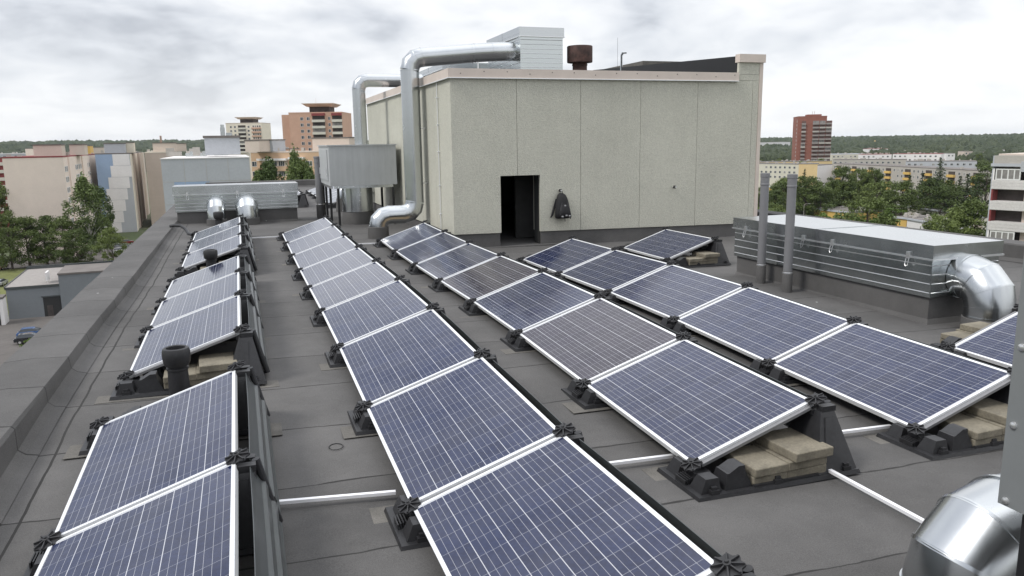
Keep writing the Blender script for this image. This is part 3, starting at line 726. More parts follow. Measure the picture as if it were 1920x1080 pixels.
# ------------------------------------------------------------------ long duct box on the right
o, B = duct_box('duct_box', 'long galvanised duct box on the right with a large elbow at its end', 6.74, -10.85, 7.78, -7.0, -.12, .205, .665, .825, nrib=4, latches=(-7.32, -8.67, -9.25, -10.53), inset=.035)
ex, er, ez = 7.22, .262, .44
pts = [Vector((ex, -10.84, ez)), Vector((ex, -10.95, ez))]+arc((ex, -10.95, ez-.30), math.pi/2, math.pi, .30, (0,1,0), (0,0,1), 3)[1:]+[Vector((ex, -11.25, .03))]
B('elbow', duct_mesh(pts, er, n=56), M_galv, ang=20)
mb = MB(); mb.lathe([(er+.03, 0), (er+.02, .14), (er, .15)], 40, (ex, -11.25, -.13)); B('collar', mb, M_roof2)
# ------------------------------------------------------------------ near right: elbow and elevated grey box
o = empty('duct_elbow', (2.28, -15.2, zr(2.28, -15.2)), 0, 'large shiny segmented elbow duct close to us at the lower right', 'duct')
r = .25
pts = [Vector((2.28, -15.2, -.11)), Vector((2.28, -15.2, -.06))]+arc((2.28+.28, -15.2, -.06), math.pi, math.pi/2, .28, (1,0,0), (0,0,1), 3)[1:]+[Vector((3.9, -15.2, .22))]
OB(o, 'elbow', duct_mesh(pts, r, n=72), M_galv, ang=20)
mb = MB(); mb.lathe([(r+.035, 0), (r+.02, .04), (r, .05)], 48, (2.28, -15.2, zr(2.28, -15.2)-.03)); OB(o, 'collar', mb, M_roof2)
o = elevated(1.68, -17.6, 3.6, -15.8, .78, 1.95, [(1.79, -15.92), (3.5, -15.92), (1.79, -17.5), (3.5, -17.5)], 'grey sheet-metal box on black legs cut off by the right picture edge', leg=.06, door=False, mt=M_post)
for z in (.80, 1.08, 1.36, 1.64):
    mb = MB(); mb.lathe([(.014, 0), (.012, .007), (.004, .010)], 12); mb.v = [Vector((1.68-v.z, -15.83+v.x, z+v.y)) for v in mb.v]; OB(o, 'screw', mb, M_screw)
# ------------------------------------------------------------------ black roof vents
def roof_vent(x, y, s, h, label):      # h = height of the cap's rim above the roof
    z0 = zr(x, y); o = empty('roof_vent', (x, y, z0), 0, label, 'roof vent'); k = h-.332*s
    mb = MB(); mb.lathe([(.16*s, -.01), (.15*s, .012), (.088*s, .03), (.082*s, .13*s+k), (.09*s, .14*s+k), (.09*s, .155*s+k), (.075*s, .16*s+k), (.075*s, .19*s+k)], 32, caps=False); mb.build('neck', M_plastic, o)
    mb = MB(); mb.lathe([(r_*s, z_*s+k) for r_, z_ in ((.074, .17), (.095, .175), (.108, .20), (.114, .25), (.114, .295), (.104, .325), (.088, .332), (.078, .325), (.074, .27), (.02, .26))], 36, caps=False); mb.build('cap', M_plastic, o)
roof_vent(-1.385, -11.0, .95, .47, 'black plastic roof vent before the stacked pavers, parapet row')
roof_vent(-1.30, -4.9, .92, .49, 'black roof vent farther back between two panel groups')
roof_vent(-1.35, 3.05, 1.1, .40, 'black roof vent in front of the smaller far elbow')
# ------------------------------------------------------------------ backpack on its hook, wall stubs
def wall_stub(x, z, label):
    o = empty('wall_hook', (x, MY0, z), 0, label, 'hook')
    mb = MB(); mb.tube([(0, .02, 0), (0, -.13, 0)], .018, 12); mb.build('stub', M_screw, o)
    mb = MB(); mb.tube([(0, -.05, 0), (0, -.085, 0)], .033, 12); mb.build('cap', M_black, o)
wall_stub(5.49, 1.08, 'short pipe stub in the wall from which the backpack hangs')
wall_stub(8.20, 1.06, 'bare short pipe stub on the wall, right of the backpack')
bp_ = empty('backpack', (5.50, MY0, .50), 0, 'black backpack hanging on the wall right of the doorway', 'backpack')
bp_.scale = (1.10, 1.15, 1.02)
M_fab = mat('black_nylon', (.008, .008, .0095), .75, noise=(30, .35), bump=(40, .4, .01))
M_fab2 = mat('dark_grey_webbing', (.045, .045, .05), .7); M_buckle = mat('light_buckle', (.35, .35, .36), .5)
def loft(mb, secs, n=24, e=2.6):
    vs = []; fs = []
    for (cx_, cy_, z, a, b) in secs:
        for k in range(n):
            t = 2*math.pi*k/n; c, s_ = math.cos(t), math.sin(t)
            vs.append((cx_+a*math.copysign(abs(c)**(2/e), c), cy_+b*math.copysign(abs(s_)**(2/e), s_), z))
    for i in range(len(secs)-1):
        for k in range(n): j = (k+1) % n; fs.append((i*n+k, i*n+j, (i+1)*n+j, (i+1)*n+k))
    fs += [tuple(range(n-1, -1, -1)), tuple((len(secs)-1)*n+k for k in range(n))]; mb.add(vs, fs)
mb = MB(); loft(mb, [(.02,-.09,.0,.12,.06), (.02,-.10,.02,.148,.085), (.02,-.105,.12,.150,.095), (.015,-.10,.24,.135,.09), (.012,-.095,.34,.118,.082), (.008,-.09,.42,.100,.07), (.003,-.08,.48,.075,.055), (0,-.07,.515,.035,.03)]); mb.build('main_bag', M_fab, bp_, ang=60)
mb = MB(); loft(mb, [(.02,-.19,.025,.10,.03), (.02,-.205,.05,.118,.04), (.02,-.20,.14,.112,.045), (.018,-.19,.23,.09,.04), (.016,-.18,.28,.06,.03)]); pock = mb.build('front_pocket', M_fab, bp_, ang=60)
for s_ in (-1, 1):
    mb = MB(); mb.tube([(.02+s_*.05, -.185, .33), (.02+s_*.085, -.215, .22), (.02+s_*.10, -.225, .09)], .006, 6); mb.build('compression_strap', M_fab2, bp_)
mb = MB(); mb.tube([(-.09, -.06, .40), (-.125, -.04, .24), (-.165, -.035, .08), (-.20, -.03, .02)], [.02, .024, .022, .012], 8); mb.build('shoulder_strap', M_fab, bp_)
mb = MB(); mb.tube([(.13, -.06, .14), (.19, -.06, .10), (.205, -.06, .03), (.195, -.06, -.02)], [.016, .016, .012, .008], 8); mb.build('hip_strap', M_fab2, bp_)
mb = MB(); mb.tube([(-.02, -.06, .50), (-.015, -.075, .575), (.005, -.08, .588), (.02, -.07, .56), (.03, -.06, .50)], .008, 6); mb.build('carry_loop', M_fab2, bp_)
mb = MB(); mb.tube([(.07, -.08, .01), (.075, -.08, -.07)], .005, 6); mb.build('loose_cord', M_fab2, bp_)
for x, z in ((.02, .27), (-.05, .055), (.03, .075), (.095, .065)):
    mb = MB(); mb.box(x-.015, -.262 if z < .2 else -.222, z-.012, x+.015, -.225 if z < .2 else -.19, z+.012); mb.build('buckle', M_buckle, pock)
# ------------------------------------------------------------------ odds and ends on the roof
mb = MB(); z = zr(-2, 1)
mb.tube([(-2.36, 1.55, z+.22), (-2.25, 1.50, z+.24), (-2.12, 1.40, z+.23), (-2.02, 1.25, z+.17), (-1.95, .95, z+.09), (-1.86, .78, z+.08)], .035, 10)
tag(mb.build('flexible_hose', M_plastic), 'black corrugated hose from the parapet to the far panels', 'hose')
o = empty('wooden_pallet', (2.66, -1.05, zr(2.6, -.9)), R(12), 'scraps of wooden pallet lying under the wall duct', 'pallet')
for k in range(3): mb = MB(); mb.box(-.34, -.22+.18*k, .05, .34, -.10+.18*k, .075); mb.build('plank', M_wood, o)
for k in range(2): mb = MB(); mb.box(-.28+.46*k, -.22, 0, -.18+.46*k, .26, .0495); mb.build('bearer', M_wood, o)
mb = MB(); mb.tube([(-.28+.05*math.cos(a*.35), -12.25+.06*math.sin(a*.35), zr(-.3, -12.2)+.004) for a in range(19)], .003, 5); tag(mb.build('wire_ring', M_black), 'small black wire ring lying on the roof beside the second row', 'ring')
# ================================================================== the city below
GZ = -27.0
def ground_z(x, y):
    dx_, dy_ = x-CAM.x, y-CAM.y; r = math.hypot(dx_, dy_); az = math.degrees(math.atan2(dx_, dy_))
    t = min(1, max(0, (az+10)/40)); t = t*t*(3-2*t); rise = 34*(1-t)+11*t
    s = min(1, max(0, (r-700)/1900)); s = s*s*(3-2*s)
    return GZ + rise*s
def alongX(A, px, th=3.6):
    """the point where the line from A along the street direction meets picture column px"""
    e_ = Vector((math.cos(R(th)), math.sin(R(th)), 0)); d0 = A-CAM; k_ = (px-960)/FOC
    t = (k_*d0.dot(fwd)-d0.dot(rgt))/(e_.dot(rgt)-k_*e_.dot(fwd)); return A+e_*t
rr = [0, 40, 90, 160, 260, 400, 560, 700, 850, 1000, 1200, 1400, 1700, 2000, 2300, 2700, 3500, 5000]
NA = 96; vs = []; fs = []
for r in rr:
    for k in range(NA):
        a = 2*math.pi*k/NA; x, y = CAM.x+r*math.sin(a), CAM.y+r*math.cos(a); vs.append((x, y, ground_z(x, y)))
for i in range(len(rr)-1):
    for k in range(NA): j = (k+1) % NA; fs.append((i*NA+k, i*NA+j, (i+1)*NA+j, (i+1)*NA+k))
k = NT('city_ground'); n1_ = k.noise(.012, 6, .6); n2_ = k.noise(.9, 5, .6)
c1 = k.mix(k.rng(n1_, .45, .62, 0, 1), (.060, .085, .028), (.105, .100, .070)); c2 = k.n('ShaderNodeVectorMath', operation='SCALE'); k.l(c1, c2.inputs[0]); k.l(k.rng(n2_, .3, .7, .7, 1.25), c2.inputs['Scale'])
k.l(c2.outputs[0], k.b.inputs['Base Color']); k.b.inputs['Roughness'].default_value = .95
mb = MB(); mb.add(vs, fs); tag(mb.build('ground', k.M), kind='structure')
M_asph = mat('asphalt', (.105, .095, .088), .9, noise=(.9, .12), big=(.08, .15))
M_grass = mat('lawn', (.115, .125, .035), .95, noise=(1.2, .25), big=(.15, .2))
def sheet(name, pts, m_, z=.05):
    mb = MB(); mb.add([(p[0], p[1], GZ+z) for p in pts], [tuple(range(len(pts)))]); return tag(mb.build(name, m_), kind='structure')
sheet('parking_lot', [(-75, 98), (-22, 98), (-22, 140), (-75, 140)], M_asph)
sheet('road', [(-75, 60), (-20, 60), (-20, 88), (-75, 88)], M_grass, .04)
sheet('yard', [(-60, 205), (-22, 205), (-16, 235), (-60, 235)], M_asph, .08)
sheet('path', [(-110, 150), (-48, 150), (-48, 154), (-110, 154)], M_asph, .06)
sheet('lawn', [(-110, 141), (-20, 141), (-20, 204), (-110, 204)], M_grass, .03)

M_win = mat('window_glass', (.045, .052, .060), .12, spec=.6); M_wfr = mat('window_frame_white', (.66, .66, .64), .5)
M_rec = mat('recess_shade_and_dark_wall', (.055, .045, .042), .8, noise=(.6, .4)); M_curt = mat('curtained_glass', (.22, .21, .20), .3, noise=(.8, .4))  # dark brown paints the shade of balcony openings onto flat slabs
wcache = {}
def win_mesh(w_, h_, mull=1, fr=.09, glass=None):
    key = (round(w_, 2), round(h_, 2), mull, fr, glass.name if glass else '')
    if key in wcache: return wcache[key]
    mb = MB(); mb.box(-w_/2+fr, -.01, fr, w_/2-fr, .02, h_-fr, 1)
    mb.box(-w_/2, -.05, 0, -w_/2+fr, .03, h_, 0); mb.box(w_/2-fr, -.05, 0, w_/2, .03, h_, 0)
    mb.box(-w_/2+fr, -.05, 0, w_/2-fr, .03, fr, 0); mb.box(-w_/2+fr, -.05, h_-fr, w_/2-fr, .03, h_, 0)
    for i in range(mull):
        x = -w_/2+w_*(i+1)/(mull+1)+(w_*.12 if mull == 1 else 0); mb.box(x-fr/2, -.045, fr, x+fr/2, .03, h_-fr, 0)
    wcache[key] = mb.mesh('window', [M_wfr, glass or M_win]); return wcache[key]
class Block:
    def __init__(s, name, label, A, B, dep, zt, m_, cat='building', group=None, edge=None, eh=.35, zb=None):
        s.A = Vector((A.x, A.y, 0)); d = Vector((B.x-A.x, B.y-A.y, 0)); s.L = d.length; s.dep = dep
        s.zb = GZ if zb is None else zb; s.H = zt-s.zb; s.rz = math.atan2(d.y, d.x); s.m = m_
        s.o = empty(name, (A.x, A.y, s.zb), s.rz, label, cat, group)
        mb = MB(); mb.box(0, 0, -1, s.L, dep, s.H); mb.build('wall', m_, s.o)
        mb = MB(); e_ = .06
        mb.box(-e_, -e_, s.H+.002, s.L+e_, dep+e_, s.H+eh); mb.build('roof', edge or M_froof, s.o)
    def part(s, nm, mb, m_, **k): return mb.build(nm, m_, s.o, **k)
    def pos(s, face, u, off=.0):
        return {'front': ((u, -off), 0), 'right': ((s.L+off, u), math.pi/2), 'left': ((-off, u), -math.pi/2)}[face]
    def win(s, face, u, z, me):
        (x, y), r = s.pos(face, u); c = bpy.data.objects.new('window', me); COL.objects.link(c); c.parent = s.o; c.location = (x, y, z); c.rotation_euler = (0, 0, r); return c
    def grid(s, face, us, zs, w_, h_, mull=1, skip=0, glass=None, seed=1, fr=.09):
        r_ = random.Random(seed); n = 0
        for z in zs:
            for u in us:
                if r_.random() < skip or n > 96: continue
                s.win(face, u, z, win_mesh(w_, h_, mull, fr, M_curt if (glass is None and r_.random() < .3) else glass)); n += 1
    def slab(s, nm, face, u0, u1, z0, z1, out, m_, inn=0.0):
        """box standing on a face, u0..u1 wide, z0..z1 high, out proud of it"""
        mb = MB()
        if face == 'front': mb.box(u0, -out, z0, u1, -inn, z1)
        elif face == 'right': mb.box(s.L+inn, u0, z0, s.L+out, u1, z1)
        else: mb.box(-out, u0, z0, -inn, u1, z1)
        return s.part(nm, mb, m_)
    def local(s, P):
        d = Vector((P.x, P.y, 0))-s.A; c, q_ = math.cos(s.rz), math.sin(s.rz); return (d.x*c+d.y*q_, -d.x*q_+d.y*c)
    def pent(s, px0, px1, py, D, dep, m_, nm='penthouse', cap=True):
        a, b = atD(px0, py, D), atD(px1, py, D); x0, y0 = s.local(a); x1, y1 = s.local(b); zt = a.z-s.zb; y = (y0+y1)/2
        mb = MB(); mb.box(x0, y, s.H+.36, x1, y+dep, zt); s.part(nm, mb, m_)
        if cap: mb = MB(); mb.box(x0-.15, y-.15, zt+.001, x1+.15, y+dep+.15, zt+.3); s.part('penthouse_roof', mb, M_froof)
        return x0, x1, y
def P2(name, col, sc=.5, am=.05): return mat(name, col, .88, noise=(sc*8, am), big=(sc*.5, am))
M_froof = mat('far_roof_felt', (.15, .135, .125), .9, noise=(.4, .2))
M_pink = P2('pink_render', (.72, .62, .545)); M_cream = P2('cream_render', (.68, .62, .52)); M_blue = P2('blue_panels', (.29, .38, .52)); M_lgrey = P2('light_grey_panels', (.41, .425, .45))
M_white = P2('white_panels', (.72, .70, .69)); M_tan = P2('tan_render', (.46, .385, .33)); M_beige = P2('beige_render', (.55, .475, .41)); M_orange = P2('orange_render', (.52, .36, .235))
M_salmon = P2('salmon_brick', (.50, .32, .235), .5, .08); M_red = P2('red_brick', (.245, .098, .072), .5, .10); M_balc = P2('balcony_white', (.56, .54, .47)); M_cgrey = P2('weathered_concrete', (.40, .375, .34), .5, .08)
M_yell = P2('yellow_render', (.60, .40, .12)); M_ochre = P2('ochre_render', (.62, .47, .25)); M_steel = P2('blue_grey_cladding', (.185, .20, .212), .3, .04); M_dred = P2('dark_red_panels', (.22, .05, .05))
M_gbalc = P2('slatted_balcony', (.56, .54, .52), .5, .08); M_rbal = P2('brick_tower_balcony', (.27, .24, .225)); M_rrec = mat('reddish_recess_shade', (.125, .075, .065), .8, noise=(.6, .4)); M_ivory = P2('ivory_render', (.55, .53, .44))  # reddish brown has the shade of the tower's balcony openings painted in
def joints(bl, face, n, zs, m_=None):
    mb = MB()
    for z in zs: mb.box(.02, -.012, z-.02, bl.L-.02, -.001, z+.02)
    for i in range(1, n): x = bl.L*i/n; mb.box(x-.02, -.011, .5, x+.02, -.001, bl.H-.05)
    return bl.part('panel_joint', mb, m_ or M_cgrey)
def clutter(bl, n, seed):
    r_ = random.Random(seed)
    for i in range(n):
        mb = MB(); x, y = r_.uniform(.5, bl.L-.5), r_.uniform(1, bl.dep-1); w_ = r_.uniform(.3, .8); h = r_.uniform(.4, 1.1)
        mb.box(x-w_, y-w_*.6, bl.H+.34, x+w_, y+w_*.6, bl.H+.34+h)
        bl.part('roof_vent', mb, M_cgrey)

# ---- left: the chain of nine-storey blocks
th = R(6.3); ex = Vector((math.cos(th), math.sin(th), 0))
A = atD(4, 299, 204); b = Block('apartment_block', 'pale pink block with a blank end wall behind the tall birch', A, alongX(A, 118), 96, .1, M_pink, 'apartment block', edge=M_dred)
b.grid('right', (2.6, 6, 26, 30, 34.5, 39, 59, 64), [b.H-4.0-2.85*i for i in range(8)], 3.0, 1.6, 1, 0, M_win, fr=.16)
b.slab('stair_bay', 'right', 9, 22, -1, b.H-.02, .35, M_pink); b.slab('stair_bay', 'right', 42, 55, -1, b.H-.02, .35, M_pink)
x0, x1, y = b.pent(63, 113, 273, 214, 8, M_beige); b.pent(130, 157, 272, 236, 9, M_beige)
mb = MB(); x0, y0 = b.local(atD(74, 296, 214)); mb.box(x0-.7, y0-.05, b.H+.4, x0+.7, y0+.2, b.H+2.4); b.part('roof_door', mb, M_inner); clutter(b, 14, 2)
A = atD(178, 291, 268); b = Block('apartment_block', 'blue and grey block whose end wall carries stepped white panels', A, alongX(A, 243), 95, .3, M_lgrey, 'apartment block', edge=M_froof)
w0 = b.L; ph = 3.96
mb = MB(); lft = [5.3, 4.35, 3.3, 2.3, 1.3, 1.6, 1.9]; rgt_ = [10.6, 10.9, 9.9, 8.9, 7.9, 6.9, 5.9]
mb2 = MB()
for i in range(7):
    z1 = b.H-.05-i*ph; z0 = z1-ph+.08
    mb.box(lft[i], -.16, z0, rgt_[i], -.001, z1); mb2.box(.0, -.05, z0-.08, lft[i]-.02, -.001, z1)
b.part('white_panel', mb, M_white); b.part('blue_panel', mb2, M_blue)
b.slab('side_render', 'right', .1, 94, -1, b.H-.04, .05, M_cream); b.grid('right', (4, 9), [b.H-3.2-2.85*i for i in range(9)], 3.4, 1.6, 1, 0, M_win, fr=.2); b.slab('stair_bay', 'right', 14, 24, -1, b.H-.02, .6, M_tan)
b.grid('right', (32, 37, 42), [b.H-3.2-2.85*i for i in range(9)], 3.4, 1.6, 2, 0, M_win, fr=.2); b.slab('stair_bay', 'right', 50, 62, -1, b.H-.02, .9, M_tan); b.slab('stair_bay', 'right', 74, 90, -1, b.H-.02, 1.2, M_beige)
b.pent(195, 233, 270, 272, 9, M_lgrey); b.pent(236, 250, 268, 280, 9, M_cream)
mb = MB(); x0, y0 = b.local(atD(203, 288, 272)); mb.box(x0-.6, y0-.06, b.H+.4, x0+.6, y0+.2, b.H+2.2); b.part('roof_door', mb, M_inner); clutter(b, 8, 5)
A = atD(271, 286, 285); b = Block('apartment_block', 'tan block with a plain wall left of the light grey gable', A, alongX(A, 325), 40, .4, M_tan, 'apartment block', edge=M_cream)
b.pent(286, 330, 269, 290, 9, M_beige); b.pent(327, 349, 270, 310, 9, M_beige); clutter(b, 6, 6)
joints(b, 'front', 2, [b.H-3.2*i for i in range(1, 8)], M_beige)
A = atD(301, 299, 96); B = alongX(A, 467, 0.4); b = Block('apartment_block', 'light grey gable-ended block just beyond the far left duct box', A, B, 26, A.z, M_lgrey, 'apartment block', edge=M_white, eh=.12)
joints(b, 'front', 4, [b.H-2.8, b.H-5.6, b.H-8.4]); mb = MB(); mb.box(1.3, -.008, b.H-8.4, 5.4, -.0005, b.H-2.82); b.part('blue_panel', mb, M_blue)
b.pent(383, 449, 259, 104, 7, M_lgrey); mb = MB(); x0, y0 = b.local(atD(421, 255, 106)); mb.box(x0-.5, y0, b.H+2.9, x0+.1, y0+.8, b.H+4.0); mb.box(x0+.2, y0, b.H+2.9, x0+1.0, y0+.7, b.H+3.3); mb.tube([(x0-.2, y0+.4, b.H+3.9), (x0-.2, y0+.4, b.H+4.4)], .25, 10); b.part('roof_fan', mb, M_galv)
for k_ in range(5): mb = MB(); x0, y0 = b.local(atD(352+8*k_, 290, 112)); mb.box(x0-.3, y0, b.H+.13, x0+.25, y0+.5, b.H+.6+.25*(k_ % 3)); b.part('roof_unit', mb, M_galvb)
b.slab('corner_trim', 'right', .02, .5, -1, b.H-.02, .10, M_cream); clutter(b, 6, 8)
# orange block seen over the duct box
A, B = atD(470, 287, 225), atD(640, 284, 215); b = Block('apartment_block', 'orange block with white window bands behind two young birches', A, B, 14, A.z, M_orange, 'apartment block', edge=M_beige)
for i in range(5):
    z = b.H-3.9-2.85*i
    b.win('front', 1.0, z, win_mesh(1.7, 1.5, 1)); 
    b.slab('balcony', 'front', 3.4, 12.5, z-1.2, z+.05, .9, M_orange); b.slab('recess_slab', 'front', 3.6, 12.4, z+.06, z+1.55, .06, M_beige)
    b.win('front', 7.3, z+.1, win_mesh(3.2, 1.45, 2)).location.y = -.09; b.win('front', 10.4, z+.1, win_mesh(2.0, 1.45, 2)).location.y = -.09; b.win('front', 14.8, z+.1, win_mesh(2.2, 1.45, 1)); b.win('front', 19.5, z+.1, win_mesh(2.2, 1.45, 1))
b.slab('white_awning', 'front', 2.6, 12.6, b.H-2.2, b.H-1.6, 1.1, M_white); b.slab('white_awning', 'front', 13.3, 18.3, b.H-1.9, b.H-1.3, 1.1, M_white)
b.pent(455, 489, 264, 218, 6, M_beige); b.pent(489, 513, 263.5, 222, 6, M_lgrey); b.pent(577, 662, 260, 222, 7, M_beige); clutter(b, 8, 9)
# towers
def tower(name, label, A, B, dep, m_, cols, st, nst, hat=True, m2=None):
    b = Block(name, label, A, B, dep, A.z, m_, 'tower block', edge=M_salmon if m_ is M_salmon else M_beige, eh=.5)
    for (u0, u1, kind) in cols:
        for i in range(nst):
            z = b.H-1.2-st*(i+1)
            if kind == 'b':
                b.slab('balcony', 'front', u0, u1, z-.1, z+1.05, 1.0, M_balc); b.slab('recess_slab', 'front', u0+.1, u1-.1, z+1.06, z+st-.12, .03, M_rec if (i*7+int(u0)) % 3 else M_curt)
            elif kind == 'w': b.win('front', (u0+u1)/2, z+.8, win_mesh(u1-u0, 1.5, 1))
    if hat:
        mb = MB(); L, d = b.L, b.dep; mb.box(L*.34, d*.25, b.H+.51, L*.72, d*.75, b.H+3.2); b.part('penthouse', mb, M_rec)
        mb = MB(); mb.frus(L*.30, d*.2, L*.76, d*.8, b.H+3.21, L*.24, d*.1, L*.82, d*.9, b.H+4.4); mb.box(L*.23, d*.09, b.H+4.401, L*.83, d*.91, b.H+4.7); mb.tube([(L*.42, d*.5, b.H+4.7), (L*.42, d*.5, b.H+7.5)], .06, 5); b.part('hat_roof', mb, M_beige)
    return b
A, B = atD(541, 213, 365), atD(641, 210, 365); b = tower('tower_block', 'salmon tower block with cream balconies and a flat hat roof', A, B, 22, M_salmon, [(5.3, 6.8, 'w'), (8.3, 9.8, 'w'), (10.9, 17.0, 'b'), (18.4, 19.6, 'w'), (20.2, 25.0, 'b')], 2.85, 9)
b.slab('top_band', 'front', 10.9, 17.0, b.H-1.2, b.H-.03, 1.0, M_dred); b.slab('top_band', 'front', 20.2, 25.0, b.H-1.2, b.H-.03, 1.0, M_dred)
b.grid('left', (4,), [b.H-3.4-2.85*i for i in range(9)], 1.0, 1.5, 0)
mb = MB(); a_ = b.local(atD(531, 216, 380)); mb.box(-4.2, 3.0, -1, -.001, 20, b.H-.4); b.part('side_wing', mb, M_salmon)
A, B = atD(423, 232, 572), atD(490, 232, 572); b = tower('tower_block', 'small distant cream tower block with a flat hat roof', A, B, 22, M_cream, [(3, 4.4, 'w'), (6, 7.4, 'w'), (8.8, 14.6, 'b'), (16, 17.4, 'w')], 2.85, 7)
for i in range(7): b.slab('balcony', 'front', 19.0, 25.6, b.H-1.3-2.85*(i+1), b.H-.2-2.85*(i+1), 1.0, M_salmon)
b.grid('front', (20.2, 21.8, 23.4, 25.0), [b.H-.1-2.85*(i+1)+.1 for i in range(7)], 1.2, 1.3, 0)
A = atD(1497, 219, 574); B = alongX(A, 1551, -30.5); b = Block('tower_block', 'tall red brick tower block rising above the low rows', A, B, 24, A.z, M_red, 'tower block', edge=M_red)
for i in range(14):
    z = b.H-5.9-2.8*i
    for (u0, u1) in ((2.6, 5.6), (10.4, 14.8), (15.2, 19.2), (19.6, 23.6)):
        b.slab('balcony', 'front', u0, u1, z, z+1.15, 1.1, M_rbal if (i*5+int(u0)) % 4 else M_cgrey); b.slab('recess_slab', 'front', u0+.05, u1-.05, z+1.16, z+2.75, .05, M_rrec if (i*3+int(u0)) % 5 else M_curt)
mb = MB(); mb.box(b.L+.001, 1.5, -1, b.L+4.0, 20, b.H-3.2); b.part('side_wing', mb, M_red)
for i in range(13):
    z = b.H-8.7-2.8*i; mb = MB(); mb.box(b.L+.3, .5, z, b.L+3.7, 1.499, z+1.5); b.part('balcony', mb, M_rbal)
b.grid('left', (5,), [b.H-4-2.8*i for i in range(13)], 1.6, 1.4, 0, 0, M_curt)
mb = MB(); mb.box(b.L*.36, 6, b.H+.36, b.L*.86, 16, b.H+1.7); mb.tube([(b.L*.55, 8, b.H+1.7), (b.L*.55, 8, b.H+4)], .1, 5); mb.tube([(b.L*.62, 8, b.H+1.7), (b.L*.62, 8, b.H+4.2)], .1, 5); b.part('penthouse', mb, M_red)
# chimney far away, far rows at the extreme left
mb = MB(); p = atD(301, 256, 1500); mb.lathe([(2.6, -27), (1.7, p.z), (1.9, p.z+.4), (1.9, p.z+1.5)], 14, (p.x, p.y, 0)); tag(mb.build('brick_chimney', M_salmon), 'lone tall factory chimney on the wooded horizon', 'chimney')
A, B = atD(-30, 288.5, 640), atD(62, 285, 660); b = Block('flat_block', 'long flat grey roofed block at the far left horizon', A, B, 30, -.6, M_lgrey, edge=M_white)
b.grid('front', [2+4*i for i in range(9)], [b.H-3, b.H-6], 2, 1.6, 1); clutter(b, 10, 3)
B = atD(6, 296, 290); A = alongX(B, -60); b = Block('apartment_block', 'striped balcony block cut off by the left picture edge', A, B, 14, A.z, M_dred, 'apartment block')
for i in range(8): b.slab('balcony', 'front', .3, b.L-.2, b.H-2.8*(i+1), b.H-2.8*(i+1)+1.2, 1.0, M_balc)
A, B = atD(47, 279, 420), atD(64, 279, 420); b = Block('apartment_block', 'little pink block peeping out left of the penthouse', A, B, 12, A.z, M_pink, 'apartment block')
A = atD(158, 274, 330); B = alongX(A, 169); b = Block('apartment_block', 'small yellow block peeping over the pink roof', A, B, 12, A.z, M_yell, 'apartment block')
A, B = atD(349, 269, 420), atD(384, 268, 420); b = Block('apartment_block', 'pale block with a low roof beside the grey penthouse', A, B, 12, -1.0, M_white, 'apartment block'); clutter(b, 5, 12)
A = atD(172, 277, 420); B = alongX(A, 194); b = Block('apartment_block', 'beige block between the yellow one and the grey penthouse', A, B, 12, A.z, M_beige, 'apartment block')
A, B = atD(512, 275, 330), atD(545, 273, 330); b = Block('apartment_block', 'low brown roofed block at the foot of the salmon tower', A, B, 14, A.z-1.2, M_salmon, 'apartment block'); clutter(b, 5, 13)

# ---- right: low rows among trees
def lowrow(label, A, B, dep, m_, nst=3, bay=3.2, first=1.4, wh=1.35, ww=1.5, bal=None, mbal=None, edge=None, group=None, st=2.75):
    b = Block('row_block', label, A, B, dep, A.z, m_, 'apartment block', edge=edge, eh=.3)
    us = [bay*.5+bay*i for i in range(int((b.L-.5)/bay))]
    b.grid('front', us, [b.H-first-wh-st*i+.3 for i in range(nst)], ww, wh, 1, .03, None, 3)
    if bal:
        for i, u in enumerate(us):
            if i % bal == 1:
                for j in range(nst): z = b.H-first-wh-st*j+.25; b.slab('balcony', 'front', u-.3*bay, u+bay*1.2, z-.95, z+.15, 1.0, mbal); b.slab('recess_slab', 'front', u-.25*bay, u+bay*1.15, z+.16, z+1.6, .08, M_rec)
    clutter(b, 12, int(b.L)); return b
A, B = atD(1400, 307, 470), atD(1500, 309, 440); lowrow('cream five-storey row at the left with small square windows', A, B, 14, M_ivory, 3, 3.2)
A, B = atD(1498, 308, 438), atD(1533, 309, 434); b = Block('row_block', 'ochre gable wall left of the white one, half behind trees', A, B, 14, A.z, M_ochre, 'apartment block'); clutter(b, 5, 21)
A, B = atD(1533.5, 309.5, 434), atD(1561, 307, 446); b = Block('row_block', 'plain white gable wall beside the ochre one', A, B, 14, A.z-.3, M_white, 'apartment block')
A, B = atD(1563, 307, 452), atD(1880, 323.5, 318); lowrow('long grey concrete row with yellow balconies', A, B, 13, M_cgrey, 4, 3.3, 1.3, 1.4, 1.4, 5, M_yell)
A, B = atD(1562, 300, 520), atD(1700, 302, 500); lowrow('weathered grey row just behind the yellow balconied one', A, B, 13, M_cgrey, 2)
A, B = atD(1700, 303, 470), atD(1832, 305, 455); lowrow('pale grey low row to the right behind the yellow balconies', A, B, 13, M_lgrey, 2)
A, B = atD(1560, 290, 660), atD(1625, 288, 660); lowrow('distant low row beneath a blue-grey roof', A, B, 22, M_ivory, 2, 3.6, edge=M_lgrey)
A, B = atD(1616, 290, 640), atD(1672, 290, 635); lowrow('distant white row with a dark red roof edge, left half', A, B, 14, M_white, 2, 3.6, edge=M_dred)
A, B = atD(1674, 289, 620), atD(1765, 291, 600); lowrow('distant white row with a dark red roof edge, longer half', A, B, 14, M_white, 2, 3.6, edge=M_dred)
A, B = atD(1629, 279.5, 840), atD(1665, 279, 840); lowrow('small far white block standing above the white rows', A, B, 14, M_white, 2, 3.6, edge=M_dred)
A, B = atD(1400, 306.5, 520), atD(1560, 303, 520); b = Block('row_block', 'long ochre-edged roof behind the cream row', A, B, 14, A.z+.6, M_ochre, 'apartment block'); clutter(b, 16, 23)
